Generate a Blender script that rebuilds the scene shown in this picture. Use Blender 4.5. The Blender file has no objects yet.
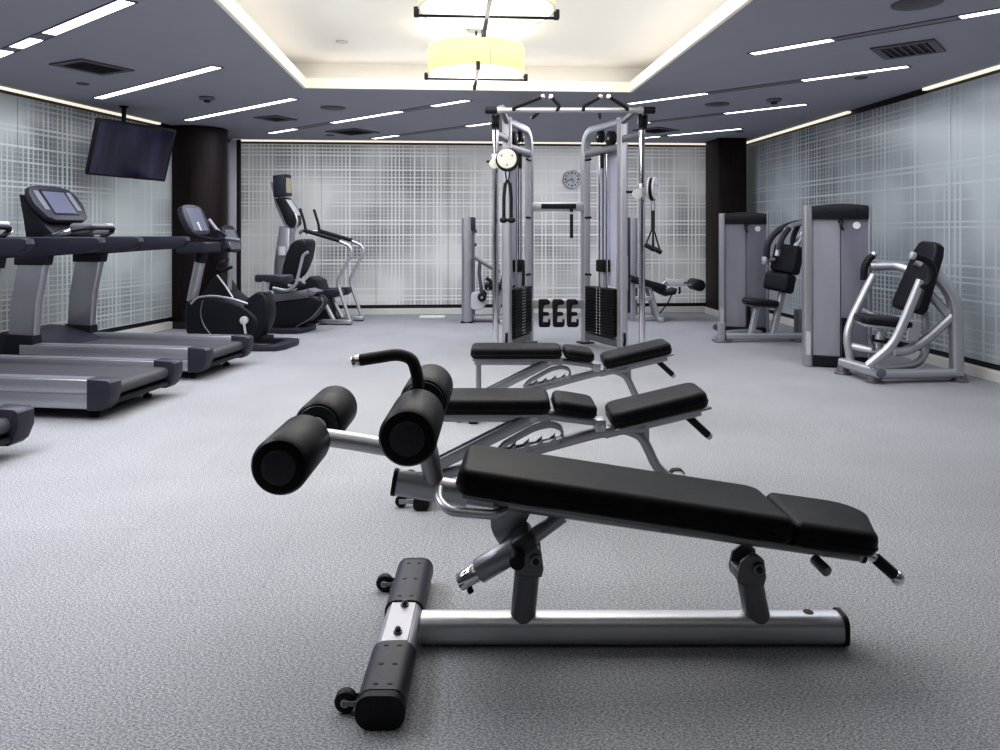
import bpy, bmesh, math, random
from mathutils import Vector, Matrix
random.seed(4)
scene = bpy.context.scene
COL = scene.collection
R = math.radians
V = Vector
F, CX, HY, CZ = 750.0, 500.0, 232.0, 1.15      # focal length in pixels, vanishing point, camera height

def W(px, py, Y):
    """the point seen at pixel (px, py) at distance Y in front of the camera"""
    return V(((px - CX) / F * Y, Y, CZ - (py - HY) / F * Y))

def upright_plane(ox, oy, ang):
    """local (s, z) on the vertical plane through (ox, oy) running at angle ang"""
    ux, uy = math.cos(ang), math.sin(ang)
    def f(px, py, side=0.0):
        qx, qy = ox - uy * side, oy + ux * side
        a = (px - CX) / F
        s = (a * qy - qx) / (ux - a * uy)
        return s, CZ - (py - HY) / F * (qy + s * uy)
    return f

# ------------------------------------------------------------------ materials
def principled(name, color, rough=.5, metal=0., **kw):
    m = bpy.data.materials.new(name); m.use_nodes = True
    b = m.node_tree.nodes['Principled BSDF']
    b.inputs['Base Color'].default_value = (*color, 1)
    b.inputs['Roughness'].default_value = rough
    b.inputs['Metallic'].default_value = metal
    for k, v in kw.items():
        b.inputs[k.replace('_', ' ')].default_value = v
    return m

def noisy(name, c1, c2, rough, metal=0., scale=60., bump=0., bscale=None, stretch=(1, 1, 1), **kw):
    m = principled(name, c1, rough, metal, **kw)
    nt = m.node_tree; n = nt.nodes; l = nt.links; b = n['Principled BSDF']
    tc = n.new('ShaderNodeTexCoord'); mp = n.new('ShaderNodeMapping')
    mp.inputs['Scale'].default_value = stretch
    l.new(tc.outputs['Object'], mp.inputs['Vector'])
    t = n.new('ShaderNodeTexNoise'); t.inputs['Scale'].default_value = scale; t.inputs['Detail'].default_value = 3
    l.new(mp.outputs['Vector'], t.inputs['Vector'])
    r = n.new('ShaderNodeValToRGB')
    r.color_ramp.elements[0].color = (*c1, 1); r.color_ramp.elements[0].position = .35
    r.color_ramp.elements[1].color = (*c2, 1); r.color_ramp.elements[1].position = .65
    l.new(t.outputs['Fac'], r.inputs['Fac']); l.new(r.outputs['Color'], b.inputs['Base Color'])
    if bump:
        t2 = n.new('ShaderNodeTexNoise'); t2.inputs['Scale'].default_value = bscale or scale
        l.new(mp.outputs['Vector'], t2.inputs['Vector'])
        bp = n.new('ShaderNodeBump'); bp.inputs['Strength'].default_value = bump; bp.inputs['Distance'].default_value = .01
        l.new(t2.outputs['Fac'], bp.inputs['Height']); l.new(bp.outputs['Normal'], b.inputs['Normal'])
    return m

def emitter(name, color, strength):
    m = principled(name, (.8, .8, .8), .5)
    b = m.node_tree.nodes['Principled BSDF']
    b.inputs['Emission Color'].default_value = (*color, 1)
    b.inputs['Emission Strength'].default_value = strength
    return m

M = {}
M['silver'] = noisy('silver_powder_coat', (.50, .505, .54), (.55, .555, .59), .40, .75, 300)
M['silver_dark'] = noisy('grey_powder_coat', (.20, .20, .225), (.24, .24, .265), .38, .7, 300)
M['graphite'] = noisy('graphite_paint', (.060, .060, .075), (.075, .075, .09), .40, .3, 300)
M['post_grey'] = noisy('post_paint', (.15, .15, .175), (.175, .175, .20), .40, .45, 300)
M['silver_mid'] = noisy('mid_silver', (.33, .33, .36), (.38, .38, .41), .36, .75, 300)
M['chrome'] = noisy('chrome', (.78, .78, .80), (.82, .82, .84), .12, 1., 20)
M['vinyl'] = noisy('black_vinyl', (.005, .005, .007), (.009, .009, .011), .40, 0, 40, .14, 420, Specular_IOR_Level=.14)
M['vinyl_navy'] = noisy('dark_vinyl', (.010, .010, .015), (.016, .016, .022), .45, 0, 40, .10, 300, Specular_IOR_Level=.25)
M['rubber'] = noisy('black_rubber', (.008, .008, .010), (.013, .013, .016), .5, 0, 120, .08, 300, Specular_IOR_Level=.3)
M['plastic'] = noisy('black_plastic', (.011, .011, .016), (.016, .016, .022), .40, 0, 90, Specular_IOR_Level=.3)
M['plastic_grey'] = noisy('charcoal_plastic', (.026, .026, .040), (.034, .034, .050), .42, 0, 90, Specular_IOR_Level=.35)
M['plastic_mid'] = noisy('grey_plastic', (.16, .16, .19), (.19, .19, .22), .4, .1, 90)
M['plastic_light'] = noisy('pale_grey_plastic', (.50, .50, .53), (.56, .56, .59), .4, 0, 90)
M['cream_plastic'] = noisy('cream_plastic', (.62, .61, .57), (.68, .67, .63), .4, 0, 90)
M['belt'] = noisy('running_belt', (.045, .045, .055), (.065, .065, .075), .55, 0, 240, .1, 400)
M['rail'] = noisy('brushed_rail', (.42, .42, .46), (.52, .52, .56), .36, .8, 30, stretch=(1, 40, 40))
M['iron'] = noisy('black_iron', (.006, .006, .008), (.010, .010, .012), .5, .0, 90, Specular_IOR_Level=.3)
M['rope'] = noisy('black_rope', (.007, .007, .007), (.016, .016, .016), .8, 0, 160, .4, 220)
M['white'] = noisy('white_paint', (.72, .72, .70), (.76, .76, .74), .5, 0, 30)
M['offwhite_dot'] = noisy('white_dot', (.75, .75, .77), (.8, .8, .8), .4, 0, 30)
M['wood'] = noisy('dark_wood', (.006, .003, .0036), (.020, .009, .011), .5, 0, 9, .05, 30, stretch=(9, 9, .35), Specular_IOR_Level=.25)
M['palewood'] = noisy('pale_trim', (.66, .64, .72), (.72, .70, .77), .5, 0, 6, stretch=(6, 6, .4))
M['dark'] = noisy('dark_gap', (.012, .012, .014), (.018, .018, .02), .6, 0, 20)
M['vent'] = noisy('vent_paint', (.10, .10, .115), (.12, .12, .135), .5, 0, 40)
M['shroud'] = noisy('smoked_shroud', (.22, .22, .27), (.26, .26, .31), .25, .2, 3, stretch=(3, 3, .6))
M['smoked'] = noisy('smoked_acrylic', (.42, .42, .48), (.46, .46, .52), .18, 0, 3, stretch=(3, 3, .6), Alpha=.55)
M['lavender'] = noisy('lavender_shroud', (.56, .57, .70), (.60, .61, .74), .35, 0, 3, stretch=(3, 3, .5))
M['led'] = emitter('led_diffuser', (.93, .96, 1), 3.5)
M['led_dim'] = emitter('led_diffuser_dim', (.85, .88, 1), .02)
M['led_dim'].node_tree.nodes['Principled BSDF'].inputs['Base Color'].default_value = (.16, .16, .18, 1)
M['dial'] = noisy('clock_dial', (.40, .41, .45), (.44, .45, .49), .5, 0, 20)
M['cove'] = emitter('cove_led', (1, .90, .74), .75)
M['cove_dim'] = emitter('cove_led_dim', (1, .86, .80), .25)
M['diffuser'] = emitter('lamp_diffuser', (1, .985, .93), .75)
M['screen'] = principled('lit_screen', (.10, .105, .15), .25, 0, Emission_Color=(.36, .40, .60, 1), Emission_Strength=.09)
M['screen_lcd'] = principled('lcd_screen', (.42, .39, .28), .4)

def shade_mat():
    m = principled('shade_fabric', (.80, .72, .40), .8)
    nt = m.node_tree; n = nt.nodes; l = nt.links; b = n['Principled BSDF']
    tc = n.new('ShaderNodeTexCoord')
    w = n.new('ShaderNodeTexNoise'); w.inputs['Scale'].default_value = 160
    l.new(tc.outputs['Object'], w.inputs['Vector'])
    r = n.new('ShaderNodeValToRGB')
    r.color_ramp.elements[0].color = (.50, .45, .22, 1); r.color_ramp.elements[1].color = (.57, .51, .27, 1)
    l.new(w.outputs['Fac'], r.inputs['Fac']); l.new(r.outputs['Color'], b.inputs['Base Color'])
    l.new(r.outputs['Color'], b.inputs['Emission Color']); b.inputs['Emission Strength'].default_value = .15
    return m
M['shade'] = shade_mat()

def tv_mat():
    m = principled('tv_screen', (.01, .01, .02), .12)
    nt = m.node_tree; n = nt.nodes; l = nt.links; b = n['Principled BSDF']
    tc = n.new('ShaderNodeTexCoord'); mp = n.new('ShaderNodeMapping'); mp.inputs['Scale'].default_value = (4.5, 1, .9)
    l.new(tc.outputs['Object'], mp.inputs['Vector'])
    t = n.new('ShaderNodeTexNoise'); t.inputs['Scale'].default_value = 1.6; t.inputs['Detail'].default_value = 3
    l.new(mp.outputs['Vector'], t.inputs['Vector'])
    r = n.new('ShaderNodeValToRGB'); e = r.color_ramp.elements
    e[0].position = .35; e[0].color = (.004, .004, .010, 1); e[1].position = .72; e[1].color = (.05, .06, .14, 1)
    k = e.new(.5); k.color = (.022, .016, .04, 1)
    l.new(t.outputs['Fac'], r.inputs['Fac']); l.new(r.outputs['Color'], b.inputs['Emission Color'])
    b.inputs['Emission Strength'].default_value = .32
    return m
M['tv'] = tv_mat()

def carpet_mat():
    m = principled('grey_carpet', (.3, .3, .32), .95)
    nt = m.node_tree; n = nt.nodes; l = nt.links; b = n['Principled BSDF']
    tc = n.new('ShaderNodeTexCoord')
    def noise(scale, detail, stretch=(1, 1, 1), rot=0):
        mp = n.new('ShaderNodeMapping'); mp.inputs['Scale'].default_value = stretch; mp.inputs['Rotation'].default_value = (0, 0, rot)
        l.new(tc.outputs['Object'], mp.inputs['Vector'])
        t = n.new('ShaderNodeTexNoise'); t.inputs['Scale'].default_value = scale; t.inputs['Detail'].default_value = detail
        t.inputs['Roughness'].default_value = .65
        l.new(mp.outputs['Vector'], t.inputs['Vector']); return t
    fine = noise(135, 4, (1, 1.5, 1), .5); loop = noise(380, 2); big = noise(1.1, 2)
    mx = n.new('ShaderNodeMath'); mx.operation = 'ADD'
    h = n.new('ShaderNodeMath'); h.operation = 'MULTIPLY'; h.inputs[1].default_value = .55
    l.new(loop.outputs['Fac'], h.inputs[0])
    l.new(fine.outputs['Fac'], mx.inputs[0]); l.new(h.outputs[0], mx.inputs[1])
    r = n.new('ShaderNodeValToRGB'); e = r.color_ramp.elements
    e[0].position = .56; e[0].color = (.095, .095, .108, 1); e[1].position = .97; e[1].color = (.56, .57, .595, 1)
    k = e.new(.77); k.color = (.295, .301, .318, 1)
    l.new(mx.outputs[0], r.inputs['Fac'])
    # carpet tiles: each square a touch lighter or darker, with a hairline seam
    mp = n.new('ShaderNodeMapping'); mp.inputs['Rotation'].default_value = (0, 0, -R(3.89))
    l.new(tc.outputs['Object'], mp.inputs['Vector'])
    br = n.new('ShaderNodeTexBrick'); br.offset = 0; br.inputs['Scale'].default_value = 1
    br.inputs['Brick Width'].default_value = .6; br.inputs['Row Height'].default_value = .6
    br.inputs['Mortar Size'].default_value = .0015; br.inputs['Mortar Smooth'].default_value = .3
    br.inputs['Color1'].default_value = (.98, .98, .98, 1); br.inputs['Color2'].default_value = (1.02, 1.02, 1.02, 1)
    br.inputs['Mortar'].default_value = (.84, .84, .84, 1)
    l.new(mp.outputs['Vector'], br.inputs['Vector'])
    mul = n.new('ShaderNodeMixRGB'); mul.blend_type = 'MULTIPLY'; mul.inputs['Fac'].default_value = 1
    l.new(r.outputs['Color'], mul.inputs['Color1']); l.new(br.outputs['Color'], mul.inputs['Color2'])
    bigr = n.new('ShaderNodeValToRGB'); bigr.color_ramp.elements[0].position = .3; bigr.color_ramp.elements[1].position = .7
    bigr.color_ramp.elements[0].color = (.92, .92, .93, 1); bigr.color_ramp.elements[1].color = (1.04, 1.04, 1.05, 1)
    l.new(big.outputs['Fac'], bigr.inputs['Fac'])
    mul2 = n.new('ShaderNodeMixRGB'); mul2.blend_type = 'MULTIPLY'; mul2.inputs['Fac'].default_value = 1
    l.new(mul.outputs['Color'], mul2.inputs['Color1']); l.new(bigr.outputs['Color'], mul2.inputs['Color2'])
    l.new(mul2.outputs['Color'], b.inputs['Base Color'])
    bp = n.new('ShaderNodeBump'); bp.inputs['Strength'].default_value = .5; bp.inputs['Distance'].default_value = .006
    l.new(mx.outputs[0], bp.inputs['Height']); l.new(bp.outputs['Normal'], b.inputs['Normal'])
    return m
M['carpet'] = carpet_mat()
M['ceiling'] = noisy('blue_grey_ceiling', (.395, .40, .455), (.405, .41, .465), .75, 0, 2)
M['coffer'] = noisy('white_coffer', (.80, .79, .765), (.81, .80, .775), .8, 0, 2)
M['coffer_trim_glow'] = noisy('cream_coffer_edge_glow', (.84, .80, .70), (.85, .81, .71), .7, 0, 2, Emission_Color=(1, .93, .78, 1), Emission_Strength=.13)  # faint cream glow put into the edge material so it looks lit
M['base'] = noisy('white_baseboard', (.62, .60, .57), (.66, .64, .61), .5, 0, 4)

def glass_weave(name, seed, frost_bias=0., warm=0., dark=(.085, .09, .105), light=(.56, .585, .60), emit=.0, fv=19, fh=20):
    """back-painted glass: pale threads woven across and down, frosted solid in places, open to dark in others"""
    m = principled(name, light, .24)
    nt = m.node_tree; n = nt.nodes; l = nt.links; b = n['Principled BSDF']
    tc = n.new('ShaderNodeTexCoord'); sx = n.new('ShaderNodeSeparateXYZ')
    l.new(tc.outputs['Object'], sx.inputs['Vector'])       # object x along the wall, z up
    def math_(op, a, bb=None):
        k = n.new('ShaderNodeMath'); k.operation = op
        for i, q in enumerate((a, bb)):
            if q is None: continue
            if isinstance(q, (int, float)): k.inputs[i].default_value = q
            else: l.new(q, k.inputs[i])
        return k.outputs[0]
    def threads(coord, other, freq, off):
        # evenly pitched threads whose widths wander from thread to thread
        c = math_('MULTIPLY', coord, freq)
        idx = math_('FLOOR', c); fr = math_('FRACT', c)
        wn = n.new('ShaderNodeTexWhiteNoise'); wn.noise_dimensions = '1D'
        l.new(math_('ADD', idx, off), wn.inputs['W'])
        cb = n.new('ShaderNodeCombineXYZ')
        l.new(math_('MULTIPLY', idx, .37), cb.inputs[0]); l.new(math_('MULTIPLY', other, .8), cb.inputs[1]); cb.inputs[2].default_value = off
        nz = n.new('ShaderNodeTexNoise'); nz.inputs['Scale'].default_value = 1; nz.inputs['Detail'].default_value = 1
        l.new(cb.outputs[0], nz.inputs['Vector'])
        width = math_('ADD', math_('MULTIPLY', wn.outputs['Value'], .30), math_('MULTIPLY', nz.outputs['Fac'], .26))
        return math_('LESS_THAN', fr, width), wn.outputs['Value']
    v, vr = threads(sx.outputs[0], sx.outputs[2], fv, seed + .5)
    h, hr = threads(sx.outputs[2], sx.outputs[0], fh, seed + 77.5)
    grid = math_('MAXIMUM', math_('MULTIPLY', v, math_('ADD', .55, math_('MULTIPLY', vr, .4))),
                 math_('MULTIPLY', h, math_('ADD', .55, math_('MULTIPLY', hr, .4))))
    cb = n.new('ShaderNodeCombineXYZ')
    l.new(math_('ADD', sx.outputs[0], seed * 7.3), cb.inputs[0]); l.new(math_('MULTIPLY', sx.outputs[2], 1.0), cb.inputs[2])
    fz = n.new('ShaderNodeTexNoise'); fz.inputs['Scale'].default_value = .75; fz.inputs['Detail'].default_value = 2
    l.new(cb.outputs[0], fz.inputs['Vector'])
    fr = n.new('ShaderNodeMapRange'); fr.inputs['From Min'].default_value = .36 - frost_bias; fr.inputs['From Max'].default_value = .60 - frost_bias
    l.new(fz.outputs['Fac'], fr.inputs['Value'])
    frost = math_('ADD', math_('MULTIPLY', fr.outputs['Result'], .66), .12)
    mask = math_('MAXIMUM', math_('MULTIPLY', grid, .95), frost)
    mix = n.new('ShaderNodeMixRGB'); mix.inputs['Color1'].default_value = (*dark, 1); mix.inputs['Color2'].default_value = (*light, 1)
    l.new(mask, mix.inputs['Fac'])
    l.new(mix.outputs['Color'], b.inputs['Base Color'])
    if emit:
        l.new(mix.outputs['Color'], b.inputs['Emission Color']); b.inputs['Emission Strength'].default_value = emit  # weak glow put into the glass material to brighten the wall
    return m
M['glass_left'] = glass_weave('woven_glass_left', 3, .05, light=(.52, .56, .56), emit=.05, fv=17, fh=22)
M['glass_right'] = glass_weave('woven_glass_right', 11, .02, light=(.46, .50, .53), emit=.04, fv=15, fh=22)
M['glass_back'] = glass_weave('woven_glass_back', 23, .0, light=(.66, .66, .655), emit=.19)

# ------------------------------------------------------------------ mesh building
def rrect(w, h, r, n=4):
    r = min(r, w / 2 - 1e-5, h / 2 - 1e-5); out = []
    for cx, cy, a0 in ((w/2-r, h/2-r, 0), (-w/2+r, h/2-r, 90), (-w/2+r, -h/2+r, 180), (w/2-r, -h/2+r, 270)):
        for k in range(n + 1):
            a = R(a0 + 90 * k / n); out.append((cx + r * math.cos(a), cy + r * math.sin(a)))
    return out

def circ(r, n=14):
    return [(r * math.cos(2*math.pi*k/n), r * math.sin(2*math.pi*k/n)) for k in range(n)]

def fillet(pts, rad, n=5):
    pts = [V(p) for p in pts]
    if rad <= 0 or len(pts) < 3: return pts
    out = [pts[0]]
    for i in range(1, len(pts) - 1):
        a, b, c = pts[i-1], pts[i], pts[i+1]
        d1, d2 = (a - b), (c - b); l1, l2 = d1.length, d2.length
        d1.normalize(); d2.normalize()
        t = min(rad, l1 * .48, l2 * .48)
        p0, p1 = b + d1 * t, b + d2 * t
        for k in range(n + 1):
            s = k / n
            out.append(p0 * (1-s)**2 + b * 2*s*(1-s) + p1 * s*s)
    out.append(pts[-1]); return out

class MB:
    def __init__(s): s.bm = bmesh.new()
    def add(s, verts, faces):
        vs = [s.bm.verts.new(v) for v in verts]
        for f in faces:
            try: s.bm.faces.new([vs[i] for i in f])
            except ValueError: pass
        return s
    def join(s, bm, mat=None):
        bm.verts.index_update()
        vs = [s.bm.verts.new(mat @ v.co if mat else v.co) for v in bm.verts]
        for f in bm.faces: s.bm.faces.new([vs[v.index] for v in f.verts])
        bm.free(); return s
    def box(s, c, d, bevel=0, seg=2, mat=None):
        bm = bmesh.new(); bmesh.ops.create_cube(bm, size=1)
        for v in bm.verts: v.co = V((v.co.x * d[0], v.co.y * d[1], v.co.z * d[2]))
        if bevel: bmesh.ops.bevel(bm, geom=bm.edges[:], offset=bevel, segments=seg, affect='EDGES', profile=.5)
        for v in bm.verts: v.co += V(c)
        return s.join(bm, mat)
    def bx(s, x0, x1, y0, y1, z0, z1, bevel=0, seg=2, mat=None):
        return s.box(((x0+x1)/2, (y0+y1)/2, (z0+z1)/2), (abs(x1-x0), abs(y1-y0), abs(z1-z0)), bevel, seg, mat)
    def sweep(s, pts, prof, rad=0, up=(0, 0, 1), closed=False, mat=None, taper=None):
        pts = fillet(pts, rad); n = len(pts); np_ = len(prof); rings = []
        up = V(up)
        for i, p in enumerate(pts):
            if closed: t = pts[(i+1) % n] - pts[i-1]
            elif i == 0: t = pts[1] - pts[0]
            elif i == n-1: t = pts[-1] - pts[-2]
            else: t = (pts[i+1]-p).normalized() + (p-pts[i-1]).normalized()
            t.normalize()
            u = up if abs(t.dot(up)) < .97 else V((0, 1, 0)) if abs(t.y) < .9 else V((1, 0, 0))
            side = t.cross(u).normalized(); vv = side.cross(t).normalized()
            k = 1 if taper is None else taper[0] + (taper[1]-taper[0]) * i / (n-1)
            rings.append([p + side * (a*k) + vv * (b*k) for a, b in prof])
        verts = [q for r in rings for q in r]
        if mat: verts = [mat @ q for q in verts]
        faces = []
        for i in range(n if closed else n-1):
            j = (i+1) % n
            for k in range(np_):
                k2 = (k+1) % np_
                faces.append((i*np_+k, i*np_+k2, j*np_+k2, j*np_+k))
        if not closed:
            faces.append(tuple(range(np_-1, -1, -1))); faces.append(tuple((n-1)*np_+k for k in range(np_)))
        return s.add(verts, faces)
    def tube(s, pts, r, rad=0, n=14, closed=False, mat=None):
        pts = fillet(pts, rad); m = len(pts)
        verts = []; t0 = None; nrm = None
        for i, p in enumerate(pts):
            if closed: t = pts[(i+1) % m] - pts[i-1]
            elif i == 0: t = pts[1] - pts[0]
            elif i == m-1: t = pts[-1] - pts[-2]
            else: t = (pts[i+1]-p).normalized() + (p-pts[i-1]).normalized()
            t.normalize()
            if nrm is None:
                nrm = t.cross(V((0, 0, 1)) if abs(t.z) < .9 else V((1, 0, 0))).normalized()
            else:
                nrm = (nrm - t * nrm.dot(t)).normalized()
            bn = t.cross(nrm)
            for k in range(n):
                a = 2*math.pi*k/n
                verts.append(p + nrm * (r*math.cos(a)) + bn * (r*math.sin(a)))
        if mat: verts = [mat @ q for q in verts]
        faces = []
        for i in range(m if closed else m-1):
            j = (i+1) % m
            for k in range(n):
                k2 = (k+1) % n; faces.append((i*n+k, i*n+k2, j*n+k2, j*n+k))
        if not closed:
            faces.append(tuple(range(n-1, -1, -1))); faces.append(tuple((m-1)*n+k for k in range(n)))
        return s.add(verts, faces)
    def lathe(s, prof, base, axis=(0, 0, 1), n=28, mat=None, cap=True):
        """prof: (radius, height along axis) pairs; ends on the axis are closed"""
        ax = V(axis).normalized(); q = ax.to_track_quat('Z', 'Y').to_matrix().to_4x4()
        T = Matrix.Translation(V(base)) @ q
        if mat: T = mat @ T
        verts = []; faces = []; idx = []
        for r, h in prof:
            if r < 1e-6: verts.append(T @ V((0, 0, h))); idx.append([len(verts)-1])
            else:
                st = len(verts)
                for k in range(n):
                    a = 2*math.pi*k/n; verts.append(T @ V((r*math.cos(a), r*math.sin(a), h)))
                idx.append(list(range(st, st+n)))
        for A, B in zip(idx, idx[1:]):
            for k in range(n):
                k2 = (k+1) % n
                if len(A) == 1 and len(B) == 1: continue
                if len(A) == 1: faces.append((A[0], B[k2], B[k]))
                elif len(B) == 1: faces.append((A[k], A[k2], B[0]))
                else: faces.append((A[k], A[k2], B[k2], B[k]))
        if cap and len(idx[0]) > 1: faces.append(tuple(reversed(idx[0])))
        if cap and len(idx[-1]) > 1: faces.append(tuple(idx[-1]))
        return s.add(verts, faces)
    def cyl(s, p0, p1, r, r1=None, n=24, ch=0, mat=None):
        p0, p1 = V(p0), V(p1); L = (p1-p0).length; r1 = r if r1 is None else r1
        if ch: prof = [(r-ch, 0), (r-ch*.3, ch*.3), (r, ch), (r1, L-ch), (r1-ch*.3, L-ch*.3), (r1-ch, L)]
        else: prof = [(r, 0), (r1, L)]
        return s.lathe(prof, p0, p1-p0, n, mat)
    def ball(s, c, r, n=14, sc=(1, 1, 1), mat=None):
        bm = bmesh.new(); bmesh.ops.create_uvsphere(bm, u_segments=n*2, v_segments=n, radius=r)
        for v in bm.verts: v.co = V((v.co.x*sc[0], v.co.y*sc[1], v.co.z*sc[2])) + V(c)
        return s.join(bm, mat)
    def prism(s, poly, y0, y1, bevel=0, seg=2, mat=None, smooth=0):
        """polygon in local (x, z) drawn out from y0 to y1"""
        if smooth:
            P = [V((x, 0, z)) for x, z in poly]
            for _ in range(smooth):
                Q = []
                for i in range(len(P)):
                    a, b = P[i], P[(i+1) % len(P)]
                    Q += [a*.75+b*.25, a*.25+b*.75]
                P = Q
            poly = [(p.x, p.z) for p in P]
        bm = bmesh.new()
        vs = [bm.verts.new((x, y0, z)) for x, z in poly]
        f = bm.faces.new(vs)
        r = bmesh.ops.extrude_face_region(bm, geom=[f])
        nv = [e for e in r['geom'] if isinstance(e, bmesh.types.BMVert)]
        for v in nv: v.co.y = y1
        bm.normal_update()
        bmesh.ops.recalc_face_normals(bm, faces=bm.faces[:])
        if bevel:
            es = [e for e in bm.edges if abs(e.verts[0].co.y - e.verts[1].co.y) < 1e-6]
            bmesh.ops.bevel(bm, geom=es, offset=bevel, segments=seg, affect='EDGES', profile=.5, clamp_overlap=True)
        return s.join(bm, mat)
    def pad(s, x0, x1, y0, y1, z0, z1, rc=.04, re=.02, mat=None, seam=True, poly=None):
        """upholstered cushion: rounded plan, soft edges, a piping seam near its base"""
        cx, cy = (x0+x1)/2, (y0+y1)/2
        plan = poly or [(cx+a, cy+b) for a, b in rrect(abs(x1-x0), abs(y1-y0), rc, 6)]
        T = Matrix(((1, 0, 0, 0), (0, 0, 1, 0), (0, 1, 0, 0), (0, 0, 0, 1)))
        s.prism(plan, z0, z1, re, 4, (mat or Matrix()) @ T)
        if seam:
            zs = z0 + (z1-z0) * .36
            out = [V((p[0], p[1], zs)) for p in plan]
            s.tube(out, .0035, n=6, closed=True, mat=mat)
        return s
    def build(s, name, mat, parent=None, label=None, angle=38, kind=None):
        bm = s.bm
        root = parent
        while root is not None and root.parent is not None: root = root.parent
        if root is not None:
            inv = root.matrix_basis.inverted()
            for v in bm.verts: v.co = inv @ v.co
        bmesh.ops.remove_doubles(bm, verts=bm.verts[:], dist=1e-6)
        bmesh.ops.recalc_face_normals(bm, faces=bm.faces[:])
        me = bpy.data.meshes.new(name); bm.to_mesh(me); bm.free()
        me.polygons.foreach_set('use_smooth', [True] * len(me.polygons))
        me.set_sharp_from_angle(angle=R(angle))
        me.materials.append(M[mat] if isinstance(mat, str) else mat)
        o = bpy.data.objects.new(name, me); COL.objects.link(o)
        if parent is not None: o.parent = parent
        if label: o['label'] = label
        if kind: o['kind'] = kind
        return o

def thing(name, label, cat, loc=(0, 0, 0), rz=0, group=None):
    o = bpy.data.objects.new(name, None); COL.objects.link(o)
    o.empty_display_size = .1
    o.matrix_basis = Matrix.Translation(V(loc)) @ Matrix.Rotation(rz, 4, 'Z')
    o['label'] = label; o['category'] = cat
    if group: o['group'] = group
    return o

def kids(o): return [c for c in bpy.data.objects if c.parent == o]
def copy_thing(o, loc, rz, label):
    def rec(a, parent):
        c = a.copy(); COL.objects.link(c)
        if parent is not None: c.parent = parent
        for ch in kids(a): rec(ch, c)
        return c
    src = list(kids(o))
    c = o.copy(); COL.objects.link(c)
    for ch in src: rec(ch, c)
    c.matrix_basis = Matrix.Translation(V(loc)) @ Matrix.Rotation(rz, 4, 'Z')
    c['label'] = label
    return c
def place(o, loc, rz): o.matrix_basis = Matrix.Translation(V(loc)) @ Matrix.Rotation(rz, 4, 'Z')

# ------------------------------------------------------------------ room shell
TH = R(3.89)
RMAT = Matrix.Rotation(TH, 4, 'Z')
def RM(a, b, z=0): return RMAT @ V((a, b, z))
CEIL = 2.42
A_R, B_B, B_F = 4.178, 10.516, -3.0
def a_left(b): return -3.307 + .251 * (b - 9.145)
CA0, CA1, CB0, CB1 = -1.262, 1.638, -1.2, 6.695       # the coffer

def struct(name, mb, mat, parent=None):
    o = mb.build(name, mat, parent)
    if parent is None: o['kind'] = 'structure'
    return o

m = MB()
P = [RM(a_left(B_F), B_F), RM(A_R, B_F), RM(A_R, B_B), RM(a_left(B_B), B_B)]
m.add([*P, *[p - V((0, 0, .1)) for p in P]], [(0, 1, 2, 3), (7, 6, 5, 4), (0, 4, 5, 1), (1, 5, 6, 2), (2, 6, 7, 3), (3, 7, 4, 0)])
struct('floor', m, 'carpet')

m = MB()
def cpoly(m, pts, z0, z1):
    n = len(pts)
    vs = [RM(a, b, z0) for a, b in pts] + [RM(a, b, z1) for a, b in pts]
    m.add(vs, [tuple(range(n)), tuple(range(2*n-1, n-1, -1))] + [(i, (i+1) % n, n+(i+1) % n, n+i) for i in range(n)])
cpoly(m, [(a_left(B_F), B_F), (CA0, B_F), (CA0, B_B), (a_left(B_B), B_B)], CEIL, CEIL+.06)
cpoly(m, [(CA1, B_F), (A_R, B_F), (A_R, B_B), (CA1, B_B)], CEIL, CEIL+.06)
cpoly(m, [(CA0, B_F), (CA1, B_F), (CA1, CB0), (CA0, CB0)], CEIL, CEIL+.06)
cpoly(m, [(CA0, CB1), (CA1, CB1), (CA1, B_B), (CA0, B_B)], CEIL, CEIL+.06)
ceil = struct('ceiling', m, 'ceiling')
# coffer: cream edge, ledge, upper ceiling
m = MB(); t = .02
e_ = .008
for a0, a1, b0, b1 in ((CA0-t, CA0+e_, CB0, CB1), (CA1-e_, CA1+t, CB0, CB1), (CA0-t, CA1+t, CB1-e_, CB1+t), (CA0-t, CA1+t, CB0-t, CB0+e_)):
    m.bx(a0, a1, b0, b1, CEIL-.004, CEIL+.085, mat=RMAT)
struct('coffer_edge', m, 'coffer_trim_glow', ceil)
m = MB(); L = .30; ZU = 2.70
for a0, a1, b0, b1 in ((CA0-L-.02, CA0-L, CB0-L, CB1+L), (CA1+L, CA1+L+.02, CB0-L, CB1+L), (CA0-L, CA1+L, CB1+L, CB1+L+.02), (CA0-L, CA1+L, CB0-L-.02, CB0-L)):
    m.bx(a0, a1, b0, b1, CEIL+.061, ZU, mat=RMAT)
m.bx(CA0-L, CA1+L, CB0-L, CB1+L, ZU, ZU+.03, mat=RMAT)
struct('coffer_ceiling', m, 'coffer', ceil)
m = MB()
for a0, a1, b0, b1 in ((CA0-.12, CA0-.08, CB0, CB1), (CA1+.08, CA1+.12, CB0, CB1), (CA0, CA1, CB1+.08, CB1+.12)):
    m.bx(a0, a1, b0, b1, CEIL+.062, CEIL+.078, mat=RMAT)
M['coffer_led'] = emitter('coffer_led', (1, .92, .78), 4.0)
struct('cove_light_strip', m, 'coffer_led', ceil)

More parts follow.
